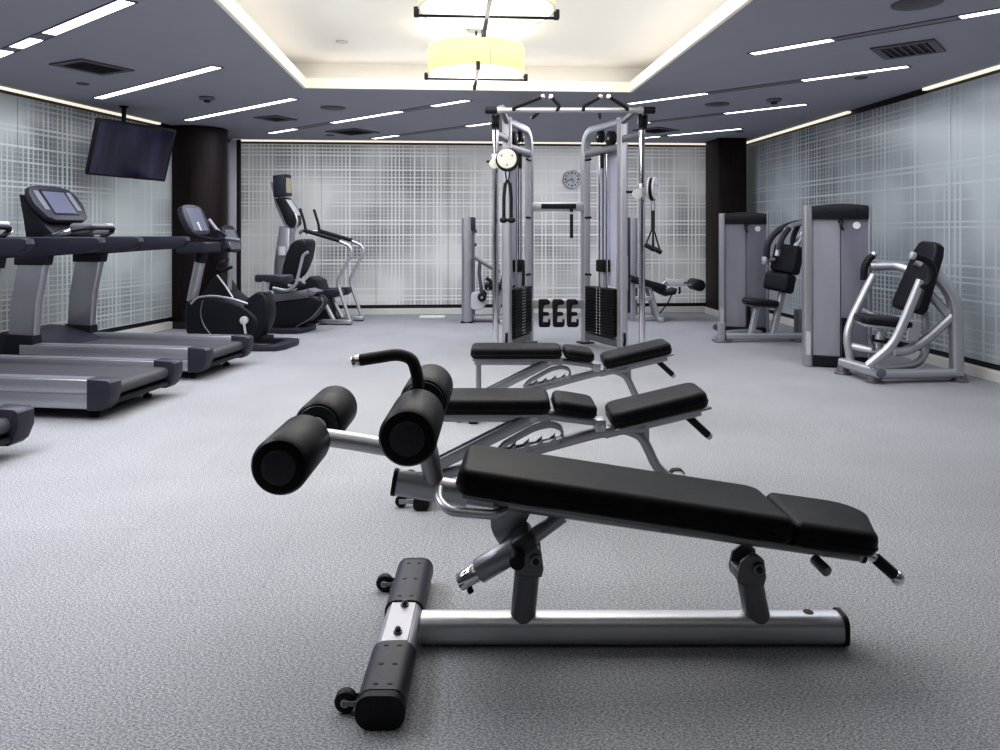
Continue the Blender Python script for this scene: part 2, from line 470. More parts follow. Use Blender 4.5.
def wall_run(name, base_name, p0, p1, mat, seams, strips, trim_no, inward):
    """a wall of tall glass panels standing on a dark gap above a pale baseboard; p0, p1 on the floor"""
    p0, p1 = V(p0), V(p1); d = (p1-p0); Ln = d.length; ang = math.atan2(d.y, d.x)
    T = Matrix.Translation(p0) @ Matrix.Rotation(ang, 4, 'Z')
    s = inward                                        # +1: room lies on the left of the run
    w = bpy.data.objects.new(name, None)
    m = MB(); m.bx(-.1, Ln+.1, -s*.12, -s*.04, -.1, CEIL+.1)
    w = m.build(name, 'dark'); w.matrix_basis = T; w['kind'] = 'structure'
    edges = [0] + list(seams) + [Ln]
    for a, b in zip(edges, edges[1:]):
        m = MB(); m.bx(a+.0025, b-.0025, -s*.04, -s*.005, .135, CEIL-.055, .002, 1, mat=T)
        m.build('glass_panel', mat, w)
    m = MB(); m.bx(0, Ln, -s*.04, s*.02, 0, .085, .004, 1, mat=None)
    o = m.build(base_name, 'base'); o.matrix_basis = T; o['kind'] = 'structure'
    m = MB()
    for a, b in strips: m.bx(a, b, -s*.03, s*.012, CEIL-.022, CEIL-.002)
    o = m.build('trim_%d' % trim_no, 'cove'); o.matrix_basis = T; o['kind'] = 'structure'
    return w, T
LB = RM(a_left(B_B), B_B); LF = RM(a_left(B_F), B_F); RB = RM(A_R, B_B); RF = RM(A_R, B_F)
lenL = (LB-LF).length; lenR = (RB-RF).length
wall_run('wall_left', 'baseboard_left', LF, LB, 'glass_left', [1.2, 2.7, 4.2, 5.7, 7.2, 8.75, 10.3, 11.55], [(0, lenL-1.6)], 1, -1)
def rb(b): return b - B_F
wall_run('wall_right', 'baseboard_right', RF, RB, 'glass_right', [1.5, 3.0, 4.5, 6.0, rb(5.05), rb(6.0), rb(7.9), rb(9.3)], [(0, rb(6.35)), (rb(7.6), lenR-.02)], 2, 1)
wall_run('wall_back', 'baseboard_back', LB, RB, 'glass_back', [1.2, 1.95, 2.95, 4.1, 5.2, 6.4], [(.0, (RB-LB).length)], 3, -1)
# the wall behind the camera
m = MB(); m.bx(a_left(B_F)-.1, A_R+.1, B_F-.12, B_F, -.1, CEIL+.1)
M['front_wall'] = noisy('front_wall_paint', (.20, .20, .22), (.22, .22, .24), .7, 0, 3)
o = m.build('wall_front', 'front_wall'); o.matrix_basis = RMAT; o['kind'] = 'structure'
# pale strip of frame standing where the left wall meets the back wall, beside the column
m = MB(); m.bx(0, .09, 0, .04, 0, CEIL-.03, .004, 1)
o = m.build('trim_4', 'palewood'); o.matrix_basis = Matrix.Translation((-3.625, 10.05, 0)); o['kind'] = 'structure'
m = MB(); m.bx(0, .05, 0, .04, 0, CEIL-.03, .004, 1)
o = m.build('trim_5', 'dark'); o.matrix_basis = Matrix.Translation((-3.533, 10.055, 0)); o['kind'] = 'structure'

# wooden columns
c = thing('column', 'round dark wood clad column between left wall and back wall', 'column', (-3.73, 9.25, 0), 0)
m = MB(); m.lathe([(.352, .085), (.352, CEIL)], (-3.73, 9.25, 0), n=48); m.build('cladding', 'wood', c)
m = MB(); m.lathe([(.37, 0), (.37, .085)], (-3.73, 9.25, 0), n=48); m.build('plinth', 'dark', c)
cx_, cy_ = 3.12, 10.42
c = thing('column', 'black brown square column in the far right corner', 'column', (cx_, cy_, 0), TH)
m = MB(); T = Matrix.Translation((cx_, cy_, 0)) @ RMAT
m.bx(-.195, .195, -.30, .22, .09, CEIL, .01, 2, T); m.build('cladding', 'wood', c)
m = MB(); m.bx(-.205, .205, -.31, .22, 0, .09, .004, 1, T); m.build('skirting', 'base', c, 'pale skirting around the column foot')
# ------------------------------------------------------------------ camera and light
cam_d = bpy.data.cameras.new('camera'); cam = bpy.data.objects.new('camera', cam_d); COL.objects.link(cam)
cam.location = (0, 0, CZ); cam.rotation_euler = (R(90), 0, 0)
cam_d.sensor_width = 36; cam_d.lens = 36 * F / 1000; cam_d.shift_y = -(375 - HY) / 1000; cam_d.clip_start = .05
scene.camera = cam
w = bpy.data.worlds.new('world'); scene.world = w; w.use_nodes = True
w.node_tree.nodes['Background'].inputs[0].default_value = (.75, .82, 1, 1)
w.node_tree.nodes['Background'].inputs[1].default_value = .12
scene.view_settings.view_transform = 'Standard'
scene.view_settings.look = 'Medium High Contrast'
scene.view_settings.exposure = EXPOSURE = 0.0

def area(name, loc, size, power, color=(1, 1, 1), rot=(0, 0, 0), spread=180):
    d = bpy.data.lights.new(name, 'AREA'); d.shape = 'RECTANGLE'; d.size, d.size_y = size
    d.energy = power; d.color = color; d.spread = R(spread)
    o = bpy.data.objects.new(name, d); COL.objects.link(o)
    o.location = loc; o.rotation_euler = rot
    return o
area('coffer_fill', RM(.19, 4.6, 2.66), (2.4, 3.8), 90, (1, .985, .96), (0, 0, TH))  # soft panel added inside the coffer, no fitting of its own
for i, (a, b, sx, sy, p) in enumerate(((-2.4, 2.9, 1.4, 2.0, 80), (-2.5, 5.8, 1.4, 2.2, 50), (-1.2, 8.6, 2.4, 1.6, 52), (2.9, 2.6, 1.4, 2.0, 14), (2.9, 5.4, 1.4, 2.4, 32), (1.9, 8.8, 2.4, 1.4, 44))):
    area('ceiling_fill_area', RM(a, b, CEIL-.02), (sx, sy), p, (.93, .95, 1), (0, 0, TH))  # broad unseen panels added for soft light on the room, not actual fittings
area('coffer_fill_up', RM(.19, 3.2, 2.43), (2.85, 6.9), 26, (1, .97, .92), (R(180), 0, -TH))  # unseen upward lamp added to brighten the coffer ceiling evenly
# ------------------------------------------------------------------ ceiling fittings
def cpt(px, py, z=CEIL):
    Y = F * (z - CZ) / (HY - py); return V(((px - CX) / F * Y, Y, z))

def linear_light(p0, p1, lit, label):
    """a slim recessed channel along the ceiling with a diffuser that glows over part of its run; p0 is its far left end"""
    a, b = cpt(*p0), cpt(*p1); d = b - a; L = d.length; ang = math.atan2(d.y, d.x)
    t = thing('linear_ceiling_light', label, 'ceiling light', (a.x, a.y, CEIL), ang, 'slim diagonal ceiling lights')
    T = t.matrix_basis.copy()
    m = MB(); wv = .042
    m.bx(-.015, L+.015, -wv-.008, -wv, -.006, .004, mat=T); m.bx(-.015, L+.015, wv, wv+.008, -.006, .004, mat=T)
    m.bx(-.015, 0, -wv, wv, -.006, .004, mat=T); m.bx(L, L+.015, -wv, wv, -.006, .004, mat=T)
    m.build('channel', 'vent', t)
    last = 0
    for s0, s1 in lit:
        m = MB(); m.bx(s0*L, s1*L, -wv, wv, -.004, .004, mat=T); m.build('diffuser', 'led', t)
        if s0 - last > .01:
            m = MB(); m.bx(last*L, s0*L, -wv, wv, -.003, .004, mat=T); m.build('diffuser', 'led_dim', t, 'unlit grey stretch')
        last = s1
    if 1 - last > .01:
        m = MB(); m.bx(last*L, L, -wv, wv, -.003, .004, mat=T); m.build('diffuser', 'led_dim', t, 'unlit grey stretch')
    return t
linear_light((-30, 66), (128, 0.5), [(0, .3), (.36, .5), (.58, 1)], 'slim lit ceiling light running into the photo\'s upper left corner')
linear_light((98, 98), (217, 66.5), [(0, 1)], 'slim ceiling light shining whole length, above the hanging television')
linear_light((187, 120), (294, 98.5), [(0, 1)], 'slim ceiling light shining whole length, right of the round smoke detector')
linear_light((270, 133), (468, 100), [(0, .16), (.38, .72), (.86, 1)], 'long slim ceiling light with three bright stretches, below the coffer\'s left corner')
linear_light((373, 138.5), (498, 122), [(0, .22), (.78, 1)], 'slim ceiling light bright at both ends, left of the cable machine top')
linear_light((752, 53.5), (1010, 8), [(0, .36), (.84, 1)], 'slim ceiling light nearest on the right, left of the big square air vent')
linear_light((629, 103.5), (908, 66), [(0, .33), (.68, 1)], 'long slim ceiling light behind the big square air vent on the right')
linear_light((640, 123), (806, 104), [(0, .06), (.55, 1)], 'slim ceiling light beside the small detector on the right ceiling')
linear_light((640, 138), (741, 128.5), [(0, .2), (.3, 1)], 'slim ceiling light farthest on the right, before the corner column')

def air_vent(corners, label):
    P = [cpt(*c) for c in corners]; c = sum(P, V()) / 4
    ux = ((P[1]-P[0]) + (P[2]-P[3])); ang = math.atan2(ux.y, ux.x)
    sx = ux.length / 2; sy = ((P[3]-P[0]) + (P[2]-P[1])).length / 2
    t = thing('air_vent', label, 'air vent', (c.x, c.y, CEIL), ang, 'square ceiling air vents')
    T = t.matrix_basis.copy(); hx, hy = sx/2, sy/2; f = .05
    m = MB(); m.bx(-hx, hx, -hy, -hy+f, -.012, 0, mat=T); m.bx(-hx, hx, hy-f, hy, -.012, 0, mat=T)
    m.bx(-hx, -hx+f, -hy+f, hy-f, -.012, 0, mat=T); m.bx(hx-f, hx, -hy+f, hy-f, -.012, 0, mat=T)
    m.build('frame', 'vent', t)
    m = MB(); m.bx(-hx+f, hx-f, -hy+f, hy-f, -.002, 0, mat=T); m.build('backing', 'dark', t)
    m = MB(); n = 6
    for k in range(n):
        y = -hy + f + (2*hy-2*f) * (k+.5) / n
        m.box((0, 0, 0), (2*hx-2*f, .022, .003), mat=T @ Matrix.Translation((0, y, -.007)) @ Matrix.Rotation(R(30), 4, 'X'))
    m.build('louvres', 'vent', t)
air_vent([(52.5, 64), (105, 75), (132, 69), (77.5, 57.5)], 'dark louvred ceiling vent nearest, above the treadmills')
air_vent([(870, 47.5), (885, 59), (946, 50), (934, 38.5)], 'dark louvred ceiling vent nearest on the right side')
air_vent([(255, 117), (275, 121.5), (297, 119), (275, 115)], 'small dark ceiling vent between the lights left of the coffer corner')
air_vent([(328, 131), (352, 135.5), (378, 131.5), (352, 128)], 'dark ceiling vent near the back wall, left of centre')
air_vent([(636, 130), (655, 133.5), (678, 129.5), (655, 126.5)], 'dark ceiling vent just right of the cable machine top')

def detector(px, py, label, r=.07):
    c = cpt(px, py); t = thing('smoke_detector', label, 'smoke detector', c)
    m = MB(); m.lathe([(r, 0), (r, -.018), (r*.8, -.03), (0, -.03)], c); m.build('housing', 'plastic_mid', t)
    m = MB(); m.lathe([(r*.45, -.0305), (r*.4, -.05), (0, -.055)], c); m.build('sensor', 'plastic', t)
detector(207, 97, 'round smoke detector on the left ceiling between two slim lights')
detector(774, 99, 'round smoke detector on the right ceiling between two slim lights')
def speaker(px, py, r, label, mat='vent', name='ceiling_speaker', cat='speaker', z=CEIL):
    c = cpt(px, py, z); m = MB()
    m.lathe([(0, .03), (r, .03), (r, -.006), (r*.9, -.010), (0, -.008)], c)
    o = m.build(name, mat); o['label'] = label; o['category'] = cat
speaker(333, 107.8, .13, 'dark round ceiling speaker right of the left row of slim lights')
speaker(717, 104, .12, 'dark round ceiling speaker right of the coffer corner')
speaker(917, 3, .13, 'dark round ceiling speaker cut by the photo\'s top edge at right')
speaker(83, 83.5, .05, 'small dark ceiling sprinkler cover near the left wall', name='sprinkler', cat='sprinkler')
speaker(861, 77.5, .05, 'small dark ceiling sprinkler cover near the right wall', name='sprinkler', cat='sprinkler')
speaker(740, 131.5, .05, 'small dark ceiling sprinkler cover before the right corner column', name='sprinkler', cat='sprinkler')
speaker(330, 135, .06, 'small dark ceiling sprinkler cover near the back wall', name='sprinkler', cat='sprinkler')
speaker(342, 41.5, .05, 'small pale sprinkler cover inside the bright coffer', 'plastic_light', 'sprinkler', 'sprinkler', 2.70)

def pendant(x, y, label):
    t = thing('drum_pendant_lamp', label, 'pendant lamp', (x, y, 2.70), TH, 'yellow drum lamps in the coffer')
    r, z0, z1 = .365, 2.335, 2.535
    m = MB(); m.lathe([(r, z0), (r, z1), (r-.006, z1), (r-.006, z0), (r, z0)], (x, y, 0), n=64, cap=False)
    T = Matrix.Translation((x, y, 0)) @ Matrix.Rotation(TH, 4, 'Z')
    sh = m.build('lamp_shade', 'shade', t)
    m = MB(); m.tube([(x+r*math.cos(R(-72)), y+r*math.sin(R(-72)), z0), (x+r*math.cos(R(-72)), y+r*math.sin(R(-72)), z1)], .002, n=6); m.build('seam', 'plastic_mid', sh)
    m = MB()
    for z in (z0, z1): m.tube([(x+(r+.001)*math.cos(a*math.pi/32), y+(r+.001)*math.sin(a*math.pi/32), z) for a in range(64)], .003, n=6, closed=True)
    m.build('rim', 'palewood', sh)
    m = MB(); m.lathe([(r-.007, z0+.010), (r*.97, z0-.002), (r*.55, z0-.014), (0, z0-.018), ], (x, y, 0), n=48); m.build('diffuser', 'diffuser', t)
    m = MB(); e = .376
    m.bx(-e, e, -.006, .006, z0-.038, z0-.026, mat=T); m.bx(-.010, .010, -e, e, z0-.040, z0-.026, mat=T)
    for sx in (-1, 1):
        m.bx(sx*e-.014, sx*e+.014, -.02, .02, z0-.038, z0+.012, .003, 1, T)
        m.bx(-.014, .014, sx*e-.012, sx*e+.012, z0-.040, z0+.02, .003, 1, T)
    m.build('cross_bar', 'iron', t)
    m = MB(); m.cyl((x, y, z1-.04), (x, y, 2.69), .009); m.build('stem', 'iron', t)
    m = MB(); m.lathe([(.075, 2.70), (.078, 2.675), (.07, 2.665), (0, 2.665)], (x, y, 0)); m.build('canopy', 'plastic_mid', t)
    d = bpy.data.lights.new('lamp_bulb', 'POINT'); d.energy = 9; d.color = (1, .92, .78); d.shadow_soft_size = .2
    o = bpy.data.objects.new('lamp_bulb', d); COL.objects.link(o); o.location = (x, y, 2.22)
pendant(-.18, 5.67, 'yellow drum pendant lamp seen whole, farther from the camera')
pendant(-.07, 4.02, 'yellow drum pendant lamp cut by the photo\'s top edge')

# ------------------------------------------------------------------ television and wall clock
def tv():
    q = [(97, 118.5, 7.15), (176, 130, 7.78), (166, 182, 7.90), (87, 174.5, 7.27)]
    A, B, C, D = (W(*k) for k in q)
    c = (A+B+C+D)/4; ux = ((B-A)+(C-D)).normalized(); up = ((A-D)+(B-C)); up = (up - ux*up.dot(ux)).normalized(); nn = ux.cross(up)
    w = ((B-A).length+(C-D).length)/2; h = ((A-D).length+(B-C).length)/2
    t = thing('television', 'black flat television hanging tilted from the ceiling by left wall', 'television', (c.x, c.y, CEIL))
    Mx = Matrix((( *[ux.x, up.x, nn.x], c.x), (ux.y, up.y, nn.y, c.y), (ux.z, up.z, nn.z, c.z), (0, 0, 0, 1)))
    m = MB(); m.box((0, 0, -.025), (w, h, .05), .006, 2, Mx); m.build('casing', 'plastic', t)
    # screen: own axes so its pattern follows its own width and height
    m = MB(); m.bx(-w/2+.022, w/2-.022, -.003, .0015, -h/2+.022, h/2-.022)
    s = m.build('screen', 'tv'); s.parent = t
    s.matrix_basis = t.matrix_basis.inverted() @ Mx @ Matrix.Rotation(R(90), 4, 'X')
    top = W(122, 116, 7.52); top = V((c.x-.02, c.y+.04, 0))
    b = c - nn * .05
    m = MB(); m.tube([(b.x-.08, b.y+.02, CEIL), (b.x-.08, b.y+.02, b.z+.05), b], .022, .05, n=14); m.build('ceiling_pole', 'iron', t)
    m = MB(); m.lathe([(.045, 0), (.045, -.012), (.024, -.02)], (b.x-.08, b.y+.02, CEIL)); m.build('ceiling_plate', 'iron', t)
    m = MB(); m.box((0, 0, -.06), (.25, .25, .03), .003, 1, Mx); m.build('bracket', 'iron', t)
tv()

def clock():
    b = B_B - .03; c0 = W(572.5, 179, 10.53)
    a = c0.x * math.cos(TH) + c0.y * math.sin(TH)
    c = RM(a, B_B-.002, c0.z); nv = RM(0, -1); ux = RM(1, 0); up = V((0, 0, 1))
    t = thing('wall_clock', 'round silver rimmed clock on the back wall behind cable machine', 'clock', c)
    r = .135
    m = MB(); m.lathe([(r*.9, 0), (r, .01), (r, .035), (r*.93, .045), (r*.88, .03), (r*.86, .0)], c, nv, 40); m.build('rim', 'chrome', t)
    m = MB(); m.lathe([(r*.9, .0), (r*.9, .026), (0, .026)], c, nv, 40); m.build('dial', 'dial', t)
    m = MB()
    for k in range(12):
        d = ux*math.sin(k*math.pi/6) + up*math.cos(k*math.pi/6)
        m.ball(c + d*r*.68 + nv*.028, .013 if k % 3 == 0 else .010, 6)
    m.build('hour_mark', 'iron', t)
    for nm, ln, an in (('hour_hand', .05, 150), ('minute_hand', .085, 250)):
        d = ux*math.sin(R(an)) + up*math.cos(R(an))
        m = MB(); m.tube([c + nv*.032 - d*.015, c + nv*.032 + d*ln], .004, n=6); m.build(nm, 'iron', t)
clock()
# ------------------------------------------------------------------ decline bench in the foreground
def decline_bench():
    YC = 2.102
    t = thing('decline_bench', 'black decline bench with four foam leg rollers, nearest to the camera', 'weight bench', (.38, YC, 0))
    H = rrect(.080, .079, .028, 6)
    # base
    m = MB(); m.sweep([(-.22, YC, .043), (.952, YC, .043)], H); beam = m.build('base_beam', 'silver', t)
    m = MB(); m.sweep([(.950, YC, .044), (.962, YC, .044)], rrect(.086, .086, .026, 5)); m.build('end_cap', 'rubber', beam, 'black rubber end cap')
    m = MB(); m.lathe([(.014, 0), (.014, .002), (0, .0025)], (.866, YC+.005, .0815)); m.build('hole_plug', 'rubber', beam)
    X = -.277
    m = MB(); m.sweep([(X, 1.745, .041), (X, 2.448, .041)], rrect(.102, .072, .030, 5)); cb = m.build('cross_foot', 'silver', t)
    for y0, y1 in ((1.752, 1.958), (2.175, 2.445)):
        m = MB(); m.sweep([(X, y0, .0435), (X, y1, .0435)], rrect(.115, .078, .033, 5)); c = m.build('grip_cover', 'plastic_grey', cb, 'black slotted cover')
        for k in range(3):
            y = y0 + (y1-y0)*(.1+.4*k)
            for dx in (-.017, .017):
                m = MB(); m.box((X+dx, y, .0825), (.012, .007, .003), .001, 1); m.build('slot', 'dark', c)
    for y0, y1 in ((1.728, 1.756), (2.444, 2.462)):
        m = MB(); m.sweep([(X, y0, .041), (X, y1, .041)], rrect(.116, .080, .035, 5)); m.build('end_cap', 'rubber', cb, 'black rubber end cap')
    m = MB(); m.bx(X-.036, X+.036, 1.965, 2.168, .076, .0800, .002, 1); pl = m.build('top_plate', 'silver_mid', cb)
    for y in (2.005, 2.15):
        m = MB(); m.lathe([(.012, .0), (.012, .003), (.008, .004), (.008, .012), (.004, .016), (0, .016)], (X+.004, y, .080)); m.build('bolt', 'graphite', pl)
    for y in (1.80, 2.405):
        m = MB(); m.cyl((X-.093, y-.013, .027), (X-.093, y+.013, .027), .026, ch=.005); wl = m.build('wheel', 'rubber', t)
        m = MB(); m.cyl((X-.093, y-.015, .027), (X-.093, y+.015, .027), .010); m.build('axle', 'silver', wl)
        for e in (-.0165, .0165):
            m = MB(); m.box((X-.070, y+e, .028), (.058, .003, .013), .001, 1); m.build('wheel_bracket', 'silver_dark', t)
    # posts
    def post(x0, x1, ztop, lab):
        d = V((x1-x0, 0, ztop-.085))
        m = MB(); m.sweep([(x0, YC, .052), (x1, YC, ztop+.005)], rrect(.072, .070, .034, 7), up=(1, 0, 0)); p = m.build('post', 'post_grey', t)
        pass
        m = MB()
        for s in (-1, 1):
            m.prism([(x1-.040, ztop-.012), (x1-.036, ztop-.03), (x1+.034, ztop-.034), (x1+.040, ztop-.012), (x1+.034, ztop+.035), (x1+.018, ztop+.05), (x1-.004, ztop+.05), (x1-.03, ztop+.03)], YC+s*.030, YC+s*.0425, .002, 1)
        m.bx(x1-.038, x1+.038, YC-.040, YC+.040, ztop-.026, ztop+.004, .004, 2); br = m.build('pivot_bracket', 'post_grey', t)
        m = MB(); m.cyl((x1+.018, YC-.052, ztop+.014), (x1+.018, YC+.052, ztop+.014), .017, ch=.003)
        m.build('pivot_bolt', 'silver_dark', br)
        m = MB(); m.lathe([(.009, 0), (.009, .003), (0, .003)], (x1+.018, YC-.052, ztop+.014), (0, -1, 0)); m.build('bolt_socket', 'dark', br)
    post(.062, .080, .235, 0); post(.724, .692, .212, 1)
    # inclined rail carrying the pads
    def zr(x): return .439 - .1515 * (x + .292)
    ang = math.atan(.1515)
    m = MB(); m.sweep([(-.292, YC, zr(-.292)+.010), (-.09, YC, zr(-.09)+.006)], rrect(.055, .070, .026, 5)); neck = m.build('rail_neck', 'silver', t)
    m = MB(); m.sweep([(-.300, YC, zr(-.300)+.010), (-.288, YC, zr(-.288)+.010)], rrect(.060, .075, .028, 5)); m.build('end_cap', 'rubber', neck, 'black rubber end cap')
    m = MB(); m.sweep([(-.13, YC, zr(-.13)+.006), (1.012, YC, zr(1.012)+.012)], rrect(.05, .050, .018, 5)); rail = m.build('pad_rail', 'silver_mid', t)
    m = MB(); m.sweep([(1.008, YC, zr(1.008)+.012), (1.018, YC, zr(1.018)+.012)], rrect(.054, .054, .02, 5)); m.build('end_cap', 'rubber', rail, 'black rubber end cap')
    m = MB(); m.sweep([(-.10, YC-.085, zr(-.1)+.036), (.96, YC-.085, zr(.96)+.030)], rrect(.03, .016, .004, 2)); m.sweep([(-.10, YC+.085, zr(-.1)+.036), (.96, YC+.085, zr(.96)+.030)], rrect(.03, .016, .004, 2))
    for x in (.0, .45, .88): m.bx(x-.02, x+.02, YC-.1, YC+.1, zr(x)+.020, zr(x)+.036, .003, 1)
    m.build('pad_support', 'silver_dark', t)
    T = Matrix.Translation((-.10, YC, zr(-.10)+.042)) @ Matrix.Rotation(ang, 4, 'Y')
    poly = []
    hw = .138
    def corner(cx, cy, r, a0, a1, n=6): return [(cx+r*math.cos(R(a0+(a1-a0)*k/n)), cy+r*math.sin(R(a0+(a1-a0)*k/n))) for k in range(n+1)]
    plan = corner(.035, hw-.045, .045, 180, 90) + corner(.87-.05, hw-.05, .05, 90, 0) + corner(.87-.02, -hw+.03, .03, 0, -90) + corner(.020, -hw+.040, .040, -90, -180)
    m = MB(); m.pad(0, 1, 0, 1, 0, .074, re=.024, mat=T, poly=plan); m.build('long_pad', 'vinyl', t)
    plan = corner(.885+.03, hw-.035, .03, 180, 90) + corner(1.075, hw-.09, .09, 90, 0) + corner(1.105-.03, -hw+.055, .045, 0, -90) + corner(.885+.025, -hw+.03, .025, -90, -180)
    m = MB(); m.pad(0, 1, 0, 1, -.004, .066, re=.028, mat=T, poly=plan); m.build('head_pad', 'vinyl', t)
    # adjusting strut with pull knob
    A, B, C = V((-.112, YC-.01, .170)), V((-.060, YC-.01, .203)), V((.060, YC-.01, .276))
    D = V((.175, YC, .356))
    m = MB(); m.cyl(A, B, .026, ch=.003); ir = m.build('strut_rod', 'chrome', t)
    m = MB(); m.cyl(V((-.088, YC-.02, .166)), V((-.080, YC-.02, .150)), .009); m.build('rod_pin', 'iron', ir)
    m = MB(); m.cyl(B, C, .034, ch=.003); m.build('strut_sleeve', 'silver_mid', t)
    m = MB(); m.cyl(C, D, .021); m.build('strut_arm', 'silver_mid', t)
    m = MB(); m.box((0, 0, 0), (.062, .088, .050), .008, 2, Matrix.Translation((.066, YC-.008, .292)) @ Matrix.Rotation(R(-33), 4, 'Y')); cl = m.build('strut_collar', 'graphite', t)
    m = MB(); m.cyl((.048, YC-.052, .268), (.046, YC-.095, .262), .021, ch=.004); m.cyl((.048, YC-.05, .268), (.05, YC-.03, .27), .012); m.build('pull_knob', 'rubber', cl, 'black pull knob')
    # quadrant plate
    arc = [(.0, .41), (-.028, .34), (-.026, .30), (.0, .255), (.035, .225), (.06, .29), (.10, .38)]
    m = MB(); m.prism(arc, YC+.035, YC+.044, .001, 1, smooth=1); m.build('quadrant_plate', 'silver_mid', t)
    # side hand loop beneath the pad
    m = MB(); m.tube([(-.168, YC-.02, .438), (-.165, YC-.09, .430), (-.135, YC-.125, .414), (-.015, YC-.125, .404), (.01, YC-.09, .402), (.012, YC-.02, .402)], .0125, .045); m.build('side_handle', 'silver', t)
    m = MB(); m.cyl((.872, YC-.02, zr(.872)-.020), (.888, YC-.070, zr(.888)-.032), .015, ch=.003); m.build('foot_peg', 'silver_dark', t)
    # transport handle
    m = MB(); m.cyl((.99, YC, zr(.99)+.010), (1.055, YC, .232), .011); h = m.build('handle_stem', 'chrome', t)
    m = MB(); m.cyl((1.052, YC, .236), (1.106, YC, .188), .0165, ch=.003); m.build('handle_grip', 'rubber', h, 'black ribbed grip')
    m = MB(); m.ball((1.112, YC, .182), .0215, 10); m.build('handle_knob', 'chrome', h, 'chrome ball end')
    # leg hook assembly
    L1, L2 = (-.528, .588), (-.221, .657)
    m = MB(); m.tube([(-.185, YC, .45), (-.20, YC, .53), (-.228, YC, .655)], .028, .04); m.build('roller_post', 'silver_mid', t)
    m = MB(); m.tube([(-.60, YC, L1[1]+.003), (-.40, YC, .562), (-.21, YC, .527)], .0245, .06); m.build('roller_arm', 'silver', t)
    for (x, z) in (L1, L2):
        m = MB(); m.cyl((x, YC-.10, z), (x, YC+.10, z), .020); m.cyl((x, YC-.055, z), (x, YC-.045, z), .03); m.cyl((x, YC+.055, z), (x, YC+.045, z), .03); m.build('roller_axle', 'silver', t)
        for y0, y1 in ((YC-.315, YC-.068), (YC+.068, YC+.315)):
            m = MB(); m.lathe([(.030, 0), (.052, 0), (.064, .004), (.071, .016), (.071, .231), (.064, .243), (.052, .247), (.03, .247)], (x, y0, z), (0, 1, 0), 40); r = m.build('foam_roller', 'vinyl', t)
            e = y0 if y0 < YC else y1
            s = 1 if y0 < YC else -1
            m = MB(); m.lathe([(.042, -.001), (.041, -.004), (.036, -.0055), (0, -.0055)], (x, e, z), (0, s, 0), 32); m.build('roller_cap', 'plastic_grey', r)
            m = MB(); ee = y1 if y0 < YC else y0
            m.lathe([(.060, -.001), (.058, -.004), (.035, -.004), (0, -.003)], (x, ee, z), (0, -s, 0), 32); m.build('roller_cap', 'plastic', r)
    m = MB(); m.tube([(-.232, YC, .66), (-.228, YC, .735), (-.245, YC, .795), (-.285, YC, .808), (-.392, YC, .791)], .017, .05); gh = m.build('hand_grip', 'rubber', t, 'black curved grip')
    m = MB(); m.cyl((-.388, YC, .7915), (-.414, YC, .7865), .0165, ch=.003); m.build('grip_cap', 'chrome', gh, 'chrome end cap')
decline_bench()

